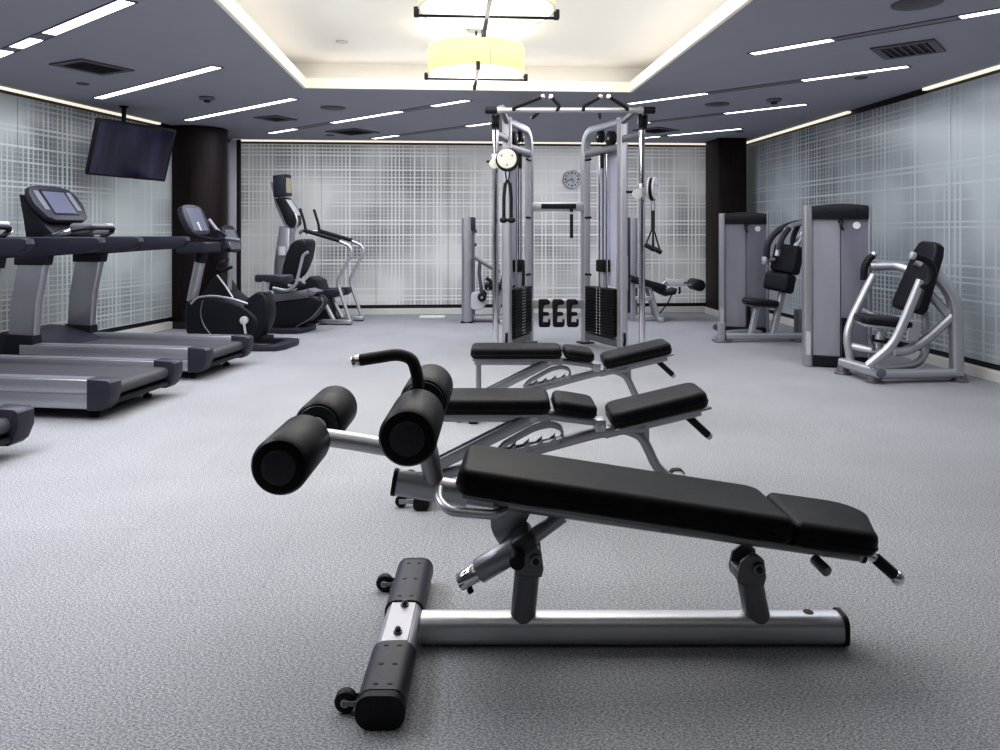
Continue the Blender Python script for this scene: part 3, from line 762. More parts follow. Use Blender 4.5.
# ------------------------------------------------------------------ two adjustable benches behind
def adjustable_bench():
    t = thing('adjustable_bench', '', 'weight bench')
    t['group'] = 'adjustable benches in the middle of the floor'
    # seat, gap cushion, back
    m = MB(); m.pad(0, .56, -.135, .135, .372, .440, .05, .022); m.build('seat_pad', 'vinyl', t)
    T = Matrix.Translation((.572, 0, .376)) @ Matrix.Rotation(R(9), 4, 'Y')
    m = MB(); m.pad(0, .185, -.125, .125, 0, .062, .04, .022, T); m.build('middle_pad', 'vinyl', t)
    BA = R(-13.5)
    TB = Matrix.Translation((.832, 0, .293)) @ Matrix.Rotation(BA, 4, 'Y')
    plan = [(a+.213, b) for a, b in rrect(.426, .25, .05, 6)]
    m = MB(); m.pad(0, 1, 0, 1, .012, .085, re=.024, mat=TB, poly=plan); m.build('back_pad', 'vinyl', t)
    m = MB(); m.bx(.005, .43, -.10, .10, .0, .013, .003, 1, TB); m.bx(-.04, .40, -.022, .022, -.042, .0, .008, 2, TB); m.build('back_frame', 'silver_mid', t)
    m = MB(); m.bx(.01, .56, -.10, .10, .358, .373, .003, 1); m.bx(.02, .57, -.022, .022, .318, .360, .008, 2)
    m.sweep([(.55, 0, .345), (.76, 0, .318)], rrect(.045, .035, .01, 3)); m.build('seat_frame', 'silver_mid', t)
    # rear leg
    m = MB(); m.sweep([(.046, 0, .345), (.046, 0, .03)], rrect(.032, .045, .01, 3)); m.build('rear_leg', 'silver_mid', t)
    m = MB(); m.sweep([(.02, -.20, .030), (.02, .20, .030)], rrect(.06, .05, .02, 4)); f = m.build('rear_foot', 'silver_mid', t)
    for s in (-1, 1):
        m = MB(); m.sweep([(.02, s*.17, .030), (.02, s*.215, .030)], rrect(.066, .058, .022, 4)); m.build('foot_cap', 'rubber', f, 'black rubber cap')
        m = MB(); m.cyl((-.068, s*.165-.012, .026), (-.068, s*.165+.012, .026), .025, ch=.005); m.build('wheel', 'rubber', t)
        for e in (-.015, .015):
            m = MB(); m.box((-.04, s*.165+e, .028), (.07, .004, .02)); m.build('wheel_bracket', 'silver_mid', t)
    # spine
    m = MB(); m.sweep([(-.01, 0, .055), (.80, 0, .275), (.98, 0, .292)], rrect(.05, .045, .014, 4), .08); m.build('spine', 'silver_mid', t)
    # strut under the seat
    m = MB()
    for s in (-1, 1): m.sweep([(.06, s*.034, .125), (.50, s*.034, .345)], rrect(.010, .048, .004, 2))
    m.sweep([(.06, 0, .125), (.50, 0, .345)], rrect(.058, .030, .006, 2)); m.build('seat_strut', 'silver_mid', t)
    m = MB(); m.cyl((.49, -.055, .338), (.49, .055, .338), .016); m.build('strut_bolt', 'silver', t)
    # toothed adjuster: an open loop of plate with four notches
    base, tip = V((.30, 0, .185)), V((.62, 0, .245))
    m = MB()
    for s in (-1, 1):
        y = s * .030
        m.sweep([(.33, y, .175), (.36, y, .215), (.50, y, .292), (.57, y, .306), (.615, y, .290), (.622, y, .25), (.605, y, .222)], rrect(.007, .015, .002, 1), .03)
        m.sweep([(.34, y, .180), (.615, y, .237)], rrect(.007, .016, .002, 1))
        for k in range(4):
            x = .40 + k*.058; z = .180 + (x-.34)*.207
            m.prism([(x-.012, z+.004), (x+.014, z+.009), (x+.016, z+.032), (x+.006, z+.020), (x-.002, z+.016)], y-.0035, y+.0035)
    m.build('adjuster_ladder', 'silver_mid', t)
    m = MB(); m.box((.782, 0, .305), (.05, .075, .055), .008, 2); m.cyl((.79, -.05, .30), (.79, .05, .30), .013); m.build('pivot_clamp', 'silver', t)
    # front leg
    m = MB(); m.sweep([(.90, 0, .285), (.965, 0, .255), (1.0, 0, .19), (1.03, 0, .12), (1.08, 0, .072), (1.17, 0, .04)], rrect(.042, .042, .018, 4), .07); m.build('front_leg', 'silver_mid', t)
    m = MB(); m.prism([(.87, .270), (1.0, .29), (1.0, .20), (.96, .235)], -.012, .012, .002, 1); m.build('gusset', 'silver_mid', t)
    m = MB(); m.sweep([(1.16, -.16, .030), (1.16, .16, .030)], rrect(.06, .05, .02, 4)); f = m.build('front_foot', 'silver_mid', t)
    for s in (-1, 1):
        m = MB(); m.sweep([(1.16, s*.135, .030), (1.16, s*.172, .030)], rrect(.066, .058, .022, 4)); m.build('foot_cap', 'rubber', f, 'black rubber cap')
    # lifting handle
    m = MB(); m.cyl((1.13, 0, .375), (1.165, 0, .345), .010); m.build('handle_stem', 'silver', t)
    m = MB(); m.cyl((1.160, 0, .349), (1.262, 0, .255), .0165, ch=.003); g = m.build('handle_grip', 'rubber', t, 'black grip')
    m = MB(); m.ball((1.264, 0, .253), .0165, 8); m.build('handle_knob', 'silver', g)
    return t
ab = adjustable_bench()
copy_thing(ab, (-.18, 4.70, 0), 0, 'black adjustable bench right in front of the cable machine')
place(ab, (-.345, 3.30, 0), 0)
ab['label'] = 'black adjustable bench in the middle, just behind the nearest decline bench'
# ------------------------------------------------------------------ cable crossover machine
def cable_machine():
    ox, oy = .615, 7.13
    t = thing('cable_machine', 'tall silver twin tower cable machine with two black weight stacks', 'cable machine', (ox, oy, 0))
    T0 = Matrix.Translation((ox, oy, 0))
    for s in (-1, 1):
        O = V((ox + s*.547, oy, 0)); I = V((ox + (.27 if s > 0 else -.312), oy+.64, 0)); d = (I-O).normalized(); L = (I-O).length
        nv = V((-s*abs(d.y), -abs(d.x), 0))
        T = Matrix(((d.x, nv.x, 0, O.x), (d.y, nv.y, 0, O.y), (0, 0, 1, 0), (0, 0, 0, 1)))
        m = MB(); m.sweep([V((0, 0, .012)), V((0, 0, 2.22))], rrect(.078, .085, .016, 3), up=(1, 0, 0), mat=T); op = m.build('outer_post', 'silver', t)
        m = MB(); m.sweep([V((0, 0, .60)), V((0, 0, .925))], rrect(.086, .093, .016, 3), up=(1, 0, 0), mat=T); m.build('post_sleeve', 'silver', op)
        m = MB(); m.sweep([V((L, 0, .012)), V((L, 0, 2.185)), V((.04, 0, 2.205))], rrect(.085, .075, .016, 3), .2, up=(0, 1, 0), mat=T); ip = m.build('inner_post', 'silver', t)
        for z in (1.89, 1.297, .715):
            m = MB(); m.cyl((L-.04, .02, z), (L-.14, .02, z), .012, mat=T); m.build('storage_peg', 'iron', ip)
        m = MB(); m.sweep([V((.03, 0, 1.955)), V((L-.03, 0, 1.955))], rrect(.06, .075, .012, 3), mat=T); m.build('upper_brace', 'silver_dark', t)
        m = MB(); m.sweep([V((.03, 0, .085)), V((L-.03, 0, .085))], rrect(.06, .075, .012, 3), mat=T); m.build('lower_brace', 'silver_dark', t)
        for q in (0, L):
            m = MB(); m.bx(q-.07, q+.07, -.07, .07, 0, .014, .004, 1, T); m.build('foot_plate', 'iron', t)
        # weight stack
        n = 16; z0, z1 = .135, .60; hgt = (z1-z0)/n
        for k in range(n):
            m = MB(); m.bx(L/2-.265, L/2+.265, -.05, .055, z0+k*hgt+.002, z0+(k+1)*hgt-.002, .004, 1, T); p = m.build('weight_plate', 'iron', t)
            for dq in (-.03, .03):
                m = MB(); m.box((L/2+dq, .056, z0+(k+.5)*hgt), (.011, .004, .012), mat=T); m.build('number_mark', 'offwhite_dot', p, 'small white mark')
        for q in (L/2-.07, L/2+.07):
            m = MB(); m.cyl((q, .0, .13), (q, .0, 1.93), .011, mat=T); m.build('guide_rod', 'chrome', t)
        m = MB(); m.cyl((L/2, .0, .62), (L/2, .0, 2.02), .006, n=8, mat=T); m.build('cable', 'iron', t)
        m = MB(); m.bx(L/2-.07, L/2+.07, -.045, .045, .755, .875, .012, 2, T); m.build('stack_head', 'iron', t)
        m = MB(); m.cyl((L/2, 0, .6), (L/2, 0, .76), .022, mat=T); m.build('selector_stem', 'silver', t)
        m = MB(); m.bx(.02, L*.66, -.055, -.047, .62, 1.93, .003, 1, T); m.build('rear_shroud', 'lavender', t, 'pale lavender back panel')
        for q, z, r in ((.20, 2.06, .075), (.40, 2.10, .06)):
            m = MB(); m.lathe([(r-.012, 0), (r, .006), (r-.012, .02), (r-.012, .03), (r, .044), (r-.012, .05)], T @ V((q, -.025, z)), nv, 28); pu = m.build('pulley_wheel', 'rubber', t)
            m = MB(); m.cyl((q, -.035, z), (q, .035, z), .014, mat=T); m.build('axle', 'silver', pu)
        m = MB(); m.cyl((.33, .02, 1.78), (.33, .02, 1.93), .016, mat=T); m.build('cable_stop', 'rubber', t)
        m = MB(); m.tube([(-.03, .0, .07), (-.08, .02, .12), (-.07, .02, .20)], .012, .04, mat=T); m.build('cable_guard', 'rubber', t)
        # guide pole in front with its arms
        PX, PY = ox + s*.655, oy-.42
        m = MB(); m.cyl((PX, PY, .03), (PX, PY, 2.06), .027); m.build('guide_pole', 'chrome', t)
        m = MB(); a = V((PX, PY, 2.03)); b = O + V((0, 0, 2.03)); m.sweep([b, a], rrect(.05, .06, .012, 3)); m.build('upper_arm', 'silver_dark', t)
        m = MB(); a = V((PX, PY, .035)); b = O + V((0, 0, .035)); m.sweep([b, a + (a-b).normalized()*.06], rrect(.08, .05, .012, 3)); m.build('lower_arm', 'silver_dark', t)
        m = MB(); m.sweep([O + V((0, 0, 2.20)), V((ox+s*.60, oy-.54, 2.236))], rrect(.05, .06, .012, 3)); m.build('bar_support', 'silver_dark', t)
        # pulley in its fork below the bar end
        m = MB(); m.lathe([(.05, 0), (.066, .006), (.066, .022), (.052, .028), (.052, .042), (.066, .048), (.066, .064), (.05, .07)], V((PX-.035, PY-.03, 2.135)), (1, 0, 0), 28)
        m.build('pulley_wheel', 'rubber', t)
        m = MB(); m.bx(PX-.045, PX-.037, PY-.06, PY+.0, 2.10, 2.215, .003, 1); m.bx(PX+.037, PX+.045, PY-.06, PY+.0, 2.10, 2.215, .003, 1); m.build('pulley_fork', 'silver_dark', t)
        m = MB(); m.cyl((PX, PY-.05, 1.85 if s < 0 else 1.55), (PX, PY-.05, 2.10), .006, n=8); m.build('cable', 'iron', t)
        # swivel carriage
        zc = 1.80 if s < 0 else 1.535
        m = MB(); m.bx(PX-.035, PX+.035, PY-.04, PY+.04, zc-.07, zc+.05, .015, 2); cg = m.build('swivel_carriage', 'silver', t)
        an = R(80 if s < 0 else 25)
        ax = V((math.cos(an), -math.sin(an), 0)) * 1.0
        sd = V((0, 0, 1)).cross(ax)
        ctr = V((PX, PY, 0)) + V((.095, -.10, 0)) if s < 0 else V((PX+.075, PY-.09, 0))
        ctr.z = zc + (-.005 if s < 0 else .0)
        r = .088 if s < 0 else .10
        for k in (-1, 1):
            m = MB(); m.lathe([(0, 0), (r-.005, 0), (r, .004), (r, .012), (r-.005, .016), (0, .016)], ctr + ax*(k*.022-.008), ax, 36); pd = m.build('pulley_guard', 'cream_plastic' if s < 0 else 'plastic_light', cg, 'pale round guard plate')
            for aa in (30, 150, 270):
                m = MB(); q = ctr + ax*(k*.031) + sd*(.055*math.cos(R(aa))) + V((0, 0, .055*math.sin(R(aa)))); m.cyl(q-ax*.003, q+ax*.003, .008, n=10); m.build('guard_bolt', 'silver_dark', pd)
        m = MB(); m.lathe([(.06, -.012), (.105, -.012), (.098, 0), (.105, .012), (.06, .012)], ctr + sd*.012 + V((0, 0, -.008)), ax, 36); m.build('pulley_wheel', 'rubber', cg)
        m = MB(); c2 = V((PX-.035*s*(1 if s < 0 else 1) - (.0), PY-.055, zc-.045 if s < 0 else zc-.05))
        m.lathe([(0, 0), (.043, 0), (.046, .004), (.046, .014), (.043, .018), (0, .018)], c2 + V((-.045 if s < 0 else -.02, 0, 0)), (0, -1, 0), 28); m.build('pull_pin_plate', 'cream_plastic' if s < 0 else 'plastic_light', cg, 'pale round plate of the pull pin')
        m = MB(); m.cyl(c2 + V((-.05, -.0, .02)), c2 + V((-.115, -.0, .02)), .011); m.build('pull_pin', 'iron', cg, 'black pull pin')
    # pull-up bar and its grips
    yb, zb = oy-.55, 2.218
    m = MB(); m.tube([(ox-.70, yb, zb), (ox+.70, yb, zb)], .024); bar = m.build('pull_up_bar', 'silver', t)
    for s in (-1, 1):
        m = MB(); m.cyl((ox+s*.64, yb, zb), (ox+s*.745, yb, zb), .031, ch=.006); m.build('bar_grip', 'rubber', bar, 'dark rubber end grip')
        m = MB(); m.cyl((ox+s*.60, yb, zb), (ox+s*.64, yb, zb), .033); m.build('bar_collar', 'silver', bar)
        for pts in ([(s*.50, -.55, zb), (s*.49, -.60, zb+.012), (s*.27, -1.045, zb+.03)], [(s*.115, -.55, zb), (s*.105, -.70, zb+.012), (s*.20, -1.045, zb+.03)], [(s*.255, -.55, zb), (s*.31, -.20, zb-.01)]):
            P = [V((ox+a, oy+b, c)) for a, b, c in pts]
            m = MB(); m.tube(P, .0165, .05); g = m.build('pull_up_grip', 'rubber', t, 'black grip bar')
            e = (P[-1]-P[-2]).normalized()
            m = MB(); m.cyl(P[-1], P[-1]+e*.014, .0185, ch=.004); m.build('grip_tip', 'chrome', g, 'bright tip')
    # cross beams between the towers
    yi = oy+.64
    m = MB(); m.bx(ox-.30, ox+.27, yi-.03, yi+.03, 1.365, 1.455, .008, 2); mb_ = m.build('middle_beam', 'silver', t)
    m = MB(); m.sweep([(ox-.19, yi-.038, 1.415), (ox+.17, yi-.038, 1.415)], rrect(.02, .05, .009, 3)); m.build('beam_pad', 'rubber', mb_, 'black strip on the beam')
    m = MB(); m.bx(ox-.30, ox+.27, yi-.03, yi+.03, .36, .455, .008, 2); lb = m.build('lower_beam', 'silver', t)
    for x in (-.165, -.02, .125):
        m = MB(); X = ox+x; y0 = yi-.095
        m.prism([(X-.055, .44), (X-.045, .46), (X+.04, .46), (X+.06, .44), (X+.06, .41), (X+.0, .40), (X-.008, .33), (X+.05, .325), (X+.055, .295), (X-.005, .288), (X-.01, .225), (X+.045, .225), (X+.045, .255), (X+.065, .255), (X+.068, .20), (X+.05, .175), (X-.04, .175), (X-.052, .19)], y0, y0+.06, .006, 2); m.build('accessory_hook', 'rubber', lb, 'black rubber double hook')
    return t
cable_machine()

def rope_handle():
    c = W(507.5, 172, 6.55)
    t = thing('rope_attachment', 'black braided rope with two knob ends hanging from the cable machine\'s left pulley', 'rope handle', c)
    m = MB(); m.tube([c + V((0, 0, .028)), c + V((.018, 0, .0)), c + V((.012, 0, -.055)), c + V((0, 0, -.075)), c + V((-.012, 0, -.055)), c + V((-.018, 0, 0))], .006, n=8, closed=True); m.build('carabiner', 'iron', t)
    for s in (-1, 1):
        pts = [c + V((0, 0, -.07)), c + V((s*.02, 0, -.11)), c + V((s*.027, 0, -.16)), c + V((s*.032, 0, -.40))]
        m = MB(); m.tube(pts, .013, .03, n=10); rp = m.build('rope_strand', 'rope', t)
        m = MB()
        P = fillet(pts, .03)
        for ph in (0, math.pi):
            hel = []
            for k in range(60):
                z = -.10 - .29*k/59; a = k*.9 + ph
                hel.append(c + V((s*(.02+.012*min(1, k/25)) + .0125*math.cos(a), .0125*math.sin(a), z)))
            m.tube(hel, .0055, n=6)
        m.build('rope_twist', 'rope', rp)
        m = MB(); m.ball(c + V((s*.034, 0, -.42)), .036, 10, (1, 1, .75)); m.build('rope_knob', 'rubber', rp)
rope_handle()

def stirrup(c, label):
    t = thing('strap_handle', label, 'strap handle', c)
    m = MB(); m.tube([c + V((0, 0, .03)), c + V((.016, 0, 0)), c + V((.012, 0, -.06)), c + V((-.012, 0, -.06)), c + V((-.016, 0, 0))], .006, .01, n=8, closed=True); m.build('carabiner', 'silver_dark', t)
    m = MB(); m.sweep([c + V((0, 0, -.055)), c + V((0, 0, -.22))], rrect(.034, .010, .003, 1), up=(0, 1, 0)); m.build('strap', 'rope', t)
    for dx, yy, zz in ((-.035, -.03, -.375), (.035, .02, -.40)):
        a = c + V((dx-.035, yy, zz+.02)); b = c + V((dx+.035, yy, zz-.02))
        m = MB(); m.tube([c + V((0, 0, -.20)), a], .007, n=8); m.tube([c + V((0, 0, -.20)), b], .007, n=8); m.build('side_strap', 'rope', t)
        m = MB(); m.cyl(a - (b-a)*.1, b + (b-a)*.1, .021, ch=.004); m.build('hand_tube', 'rubber', t)
stirrup(W(653, 204, 6.52), 'black webbing strap handles hanging from the cable machine\'s right pulley')
c = W(571.5, 206, 7.70)
t = thing('hanging_strap', 'narrow black strap hanging from the cable machine\'s middle beam', 'strap', c)
m = MB(); m.bx(c.x-.016, c.x+.016, c.y-.006, c.y+.004, c.z-.33, c.z); m.build('webbing', 'rope', t)
m = MB(); m.bx(c.x-.020, c.x+.020, c.y-.009, c.y+.007, c.z-.085, c.z-.06, .002, 1); m.build('buckle', 'silver', t)
# ------------------------------------------------------------------ machines along the left wall
AXL = -R(9.8)

def face_frame(c, tilt):
    """a plane facing +x and leaning back by tilt: axes (across = y, up, out)"""
    ct, st = math.cos(tilt), math.sin(tilt)
    return Matrix(((0, -st, ct, c[0]), (1, 0, 0, c[1]), (0, ct, st, c[2]), (0, 0, 0, 1)))

def treadmill():
    """rear end at the origin, head towards -x"""
    t = thing('treadmill', '', 'treadmill'); t['group'] = 'treadmills along the left wall'
    hw = .395
    m = MB(); m.bx(-1.62, -.075, -.29, .29, .13, .212, .0); 
    m.cyl((-.078, -.29, .171), (-.078, .29, .171), .041); m.build('running_belt', 'belt', t)
    for s in (-1, 1):
        y0, y1 = s*.285, s*hw
        m = MB(); m.bx(-1.60, -.15, y0, y1, .168, .250, .008, 2); m.bx(-1.60, -.15, y0, y1-s*.004, .070, .160, .012, 2); m.bx(-1.6, -.15, y0, y1-s*.010, .155, .172); r = m.build('side_rail', 'rail', t)
        m = MB(); m.bx(-1.58, -.16, y0+s*.008, y1-s*.018, .2495, .2535, .001, 1); m.build('foot_rail', 'plastic_mid', r)
        m = MB(); m.prism([(-.155, .256), (-.02, .252), (.0, .235), (.0, .16), (-.03, .09), (-.06, .066), (-.155, .062)], y0-s*.004, y1+s*.003, .008, 2); e = m.build('end_cap', 'plastic_grey', t, 'dark plastic rear corner')
    m = MB(); m.bx(-.13, -.035, -.29, .29, .085, .118, .012, 2); m.build('rear_guard', 'plastic', t)
    for s in (-1, 1):
        m = MB(); m.cyl((-.19, s*.27, 0), (-.19, s*.27, .025), .028); m.cyl((-.19, s*.27, .02), (-.19, s*.27, .09), .010); m.build('levelling_foot', 'rubber', t)
    m = MB(); m.bx(-1.93, -.22, -.27, .27, .062, .13, .01, 1); m.build('under_frame', 'plastic', t)
    m = MB(); m.bx(-1.86, -1.70, -.25, .25, .0, .07, .01, 1); m.build('front_foot', 'rubber', t)
    # motor hood
    m = MB(); m.prism([(-1.36, .215), (-1.46, .255), (-1.72, .325), (-1.86, .33), (-1.95, .27), (-1.97, .10), (-1.36, .10)], -.30, .30, .03, 3); m.build('motor_hood', 'plastic_grey', t)
    for s in (-1, 1):
        y0, y1 = s*.295, s*.372
        m = MB(); m.prism([(-1.76, .065), (-1.46, .065), (-1.485, .32), (-1.735, .33)], s*.285, s*.392, .012, 2); m.build('upright_boot', 'plastic', t)
        m = MB(); m.prism([(-1.72, .30), (-1.49, .30), (-1.465, .60), (-1.40, .895), (-1.64, .895), (-1.70, .60)], y0, y1, .016, 3); m.build('upright', 'rail', t)
        m = MB(); m.prism([(-1.66, .885), (-1.385, .885), (-1.37, .96), (-1.66, .96)], s*.288, s*.380, .010, 2); m.build('upright_bracket', 'plastic', t)
        m = MB(); m.prism([(-1.92, .955), (-1.40, .955), (-1.0, .985), (-.68, 1.005), (-.61, 1.03), (-.575, 1.075), (-.585, 1.106), (-.63, 1.112), (-1.85, 1.112), (-1.92, 1.09)], s*.300, s*.375, .010, 2); m.build('handrail', 'plastic_grey', t)
    # console
    m = MB(); m.prism([(-1.66, 1.00), (-1.40, 1.02), (-1.40, 1.12), (-1.49, 1.20), (-1.66, 1.42), (-1.74, 1.46), (-1.70, 1.25)], -.24, .24, .02, 2); m.build('console_housing', 'plastic', t)
    m = MB(); m.bx(-1.82, -1.50, -.37, .37, 1.0, 1.085, .03, 3); m.build('console_tray', 'plastic_grey', t)
    FT = face_frame((-1.575, 0, 1.385), R(36)) @ Matrix.Diagonal((.86, .90, 1, 1))
    m = MB(); 
    pl = [(-.275, -.17), (-.20, -.205), (.20, -.205), (.275, -.17), (.335, -.02), (.325, .10), (.27, .175), (.12, .205), (-.12, .205), (-.27, .175), (-.325, .10), (-.335, -.02)]
    m.prism(pl, -.03, .022, .012, 3, FT @ Matrix(((1, 0, 0, 0), (0, 0, 1, 0), (0, 1, 0, 0), (0, 0, 0, 1)))); cp = m.build('console_panel', 'plastic_grey', t)
    m = MB(); m.box((0, .0, .0225), (.34, .29, .006), .002, 1, FT); m.build('bezel', 'plastic', cp)
    m = MB(); m.box((0, .0, .026), (.30, .25, .004), mat=FT); m.build('screen', 'screen', cp)
    for s in (-1, 1):
        m = MB(); m.box((s*.22, .02, .0235), (.065, .22, .006), .003, 1, FT); m.build('key_strip', 'plastic_mid', cp, 'pale strip of keys')
    m = MB(); m.bx(-1.36, -1.22, .02, .24, 1.19, 1.225, .012, 2); m.build('cup_tray', 'plastic_light', t)
    # cross bar with pulse grips
    m = MB(); m.tube([(-1.42, -.34, 1.10), (-1.24, -.26, 1.165), (-1.17, -.15, 1.185), (-1.17, .15, 1.185), (-1.24, .26, 1.165), (-1.42, .34, 1.10)], .019, .08); cbm = m.build('cross_bar', 'plastic', t)
    for s in (-1, 1):
        m = MB(); m.cyl((-1.245, s*.262, 1.163), (-1.36, s*.313, 1.122), .023, ch=.004); m.build('pulse_grip', 'chrome', cbm, 'bright pulse grip')
    m = MB(); m.bx(-1.40, -1.16, -.10, .10, 1.125, 1.225, .03, 3); m.build('cross_bar_console', 'plastic_mid', t)
    return t
tr = treadmill()
copy_thing(tr, (-2.30, 4.92, 0), R(-8), 'treadmill in the middle of the row, its deck ending beside the foreground one')
copy_thing(tr, (-2.47, 3.50, 0), R(-8), 'nearest treadmill, only a dark rear corner showing at the photo\'s left edge')
place(tr, (-2.205, 6.16, 0), R(-8))
tr['label'] = 'farthest treadmill, with two grey uprights and its console screen in full view'
for o in bpy.data.objects:
    if o.name == 'treadmill.001': o['label'] = 'middle treadmill, its deck cut by the left edge, between two other treadmills'

def blade(m, P, pts, y0, y1, bev, T, smooth=1):
    m.prism([P(*q) for q in pts], y0, y1, bev, 3, T, smooth=smooth); return m
def tubeP(m, P, pts, r, rad, T, ys=None, n=12):
    q = []
    for i, p in enumerate(pts):
        y = p[2] if len(p) > 2 else 0
        s, z = P(p[0], p[1], y); q.append((s, y, z))
    m.tube(q, r, rad, n, mat=T); return m

def upright_bike():
    o = (-2.26, 7.50); t = thing('upright_bike', 'black upright exercise bike with lit screen, behind the farthest treadmill', 'exercise bike', (*o, 0), AXL)
    T = t.matrix_basis.copy(); P = upright_plane(*o, AXL)
    m = MB(); blade(m, P, [(191, 334), (190, 304), (197, 298), (212, 296), (232, 299), (250, 305), (264, 318), (262, 334), (245, 343), (200, 345)], -.11, .11, .03, T); bd = m.build('front_shroud', 'plastic', t)
    m = MB()
    tubeP(m, P, [(191, 304, -.112), (197, 297.5, -.112), (212, 295.5, -.112), (232, 298.5, -.112), (248, 304, -.112)], .012, .1, T); m.build('shroud_trim', 'silver', bd, 'silver edge line')
    m = MB(); tubeP(m, P, [(203, 300, -.108), (200, 312, -.108), (203, 325, -.108), (212, 336, -.108)], .007, .1, T); m.build('shroud_trim', 'silver_dark', bd, 'thin grey arc')
    m = MB(); blade(m, P, [(246, 302), (256, 294), (262, 291), (269, 292), (273, 305), (273, 318), (267, 332), (258, 342), (250, 345), (244, 330), (252, 318)], -.09, .09, .03, T); m.build('seat_shroud', 'plastic', t)
    s, z = P(244, 320.5, -.13)
    m = MB(); m.cyl((s, -.145, z), (s, -.11, z), .042, ch=.006, mat=T); ck = m.build('crank', 'plastic_light', t)
    s2, z2 = P(245.5, 335, -.14); m = MB(); m.sweep([(s, -.135, z), (s2, -.135, z2)], rrect(.018, .035, .008, 3), mat=T); m.build('crank_arm', 'plastic_light', ck)
    m = MB(); m.box((s2, -.20, z2), (.10, .10, .03), .008, 2, T); m.build('pedal', 'rubber', t)
    m = MB(); m.box((2*s-s2, .20, 2*z-z2), (.10, .10, .03), .008, 2, T); m.cyl((2*s-s2, .11, 2*z-z2), (2*s-s2, .2, 2*z-z2), .012, mat=T); m.build('pedal', 'rubber', t)
    (a, b), (c, d) = P(192, 301), P(200, 262)
    m = MB(); m.sweep([(a, 0, b), (c, 0, d)], rrect(.09, .10, .03, 4), mat=T); m.build('handlebar_post', 'rail', t)
    (e, f) = P(203, 250)
    m = MB(); m.sweep([(c, 0, d), (e, 0, f)], rrect(.11, .10, .03, 4), mat=T); m.build('post_collar', 'plastic', t)
    # console
    s, z = P(196, 221)
    FT = T @ face_frame((s, 0, z), R(24))
    m = MB(); m.prism([(-.15, -.16), (.15, -.16), (.20, -.03), (.19, .14), (.10, .18), (-.10, .18), (-.19, .14), (-.20, -.03)], -.05, .015, .012, 3, FT @ Matrix(((1, 0, 0, 0), (0, 0, 1, 0), (0, 1, 0, 0), (0, 0, 0, 1))), smooth=1); cp = m.build('console_panel', 'plastic_grey', t)
    m = MB(); m.box((0, .01, .016), (.26, .25, .005), mat=FT); m.build('screen', 'screen', cp)
    m = MB(); m.box((-.02, -.07, .022), (.03, .10, .01), .003, 1, FT); m.build('dock', 'plastic_light', cp)
    (a, b), (c, d) = P(192, 239), P(215, 247)
    m = MB(); m.bx(a-.08, c-.02, -.16, .16, d-.06, b-.03, .02, 3, T); m.build('console_tray', 'plastic_grey', t)
    for sd in (-.20, .20):
        m = MB(); tubeP(m, P, [(189, 231, sd*.8), (197, 236, sd), (214, 240, sd), (228, 239, sd), (224, 234, sd*.75), (217, 231, sd*.6)], .018, .05, T); hb = m.build('handlebar', 'plastic', t)
        m = MB(); tubeP(m, P, [(226, 238.5, sd), (240, 240.5, sd)], .021, 0, T); m.build('grip', 'silver_dark', hb)
    m = MB(); tubeP(m, P, [(222, 234, -.1), (216, 229, -.1), (209, 219.5, -.1)], .018, .03, T); m.build('aero_grip', 'silver_dark', t)
    # saddle
    (a, b), (c, d) = P(255, 277), P(290, 279)
    T2 = T @ Matrix.Translation((0, 0, b-.05))
    pl = [(a, -.025), (a+.12, -.035), (c-.08, -.12), (c, -.10), (c+.01, 0), (c, .10), (c-.08, .12), (a+.12, .035), (a, .025)]
    m = MB(); m.prism([(x, y) for x, y in pl], 0, .075, .025, 3, T2 @ Matrix(((1, 0, 0, 0), (0, 0, 1, 0), (0, 1, 0, 0), (0, 0, 0, 1))), smooth=2); m.build('saddle', 'plastic_grey', t)
    (a, b), (c, d) = P(264, 295), P(266, 281)
    m = MB(); m.sweep([(a, 0, b-.05), (c, 0, d)], rrect(.06, .08, .02, 3), mat=T); m.build('seat_post', 'silver', t)
    # feet
    m = MB()
    m.prism([(-.30, -.26), (-.02, -.30), (.15, -.26), (.19, -.15), (.19, .15), (.15, .26), (-.02, .30), (-.30, .26), (-.30, .18), (-.02, .20), (.06, .14), (.06, -.14), (-.02, -.20), (-.30, -.18)], 0, .055, .012, 2, T @ Matrix(((1, 0, 0, 0), (0, 0, 1, 0), (0, 1, 0, 0), (0, 0, 0, 1)))); m.build('rear_foot', 'plastic_grey', t)
    (a, b) = P(205, 340)
    m = MB(); m.bx(a-.04, a+.05, -.28, .28, 0, .06, .015, 2, T); m.build('front_foot', 'plastic_grey', t)
    m = MB(); m.bx(a, -.02, -.05, .05, .05, .12, .015, 2, T); m.build('base_frame', 'plastic', t)
upright_bike()

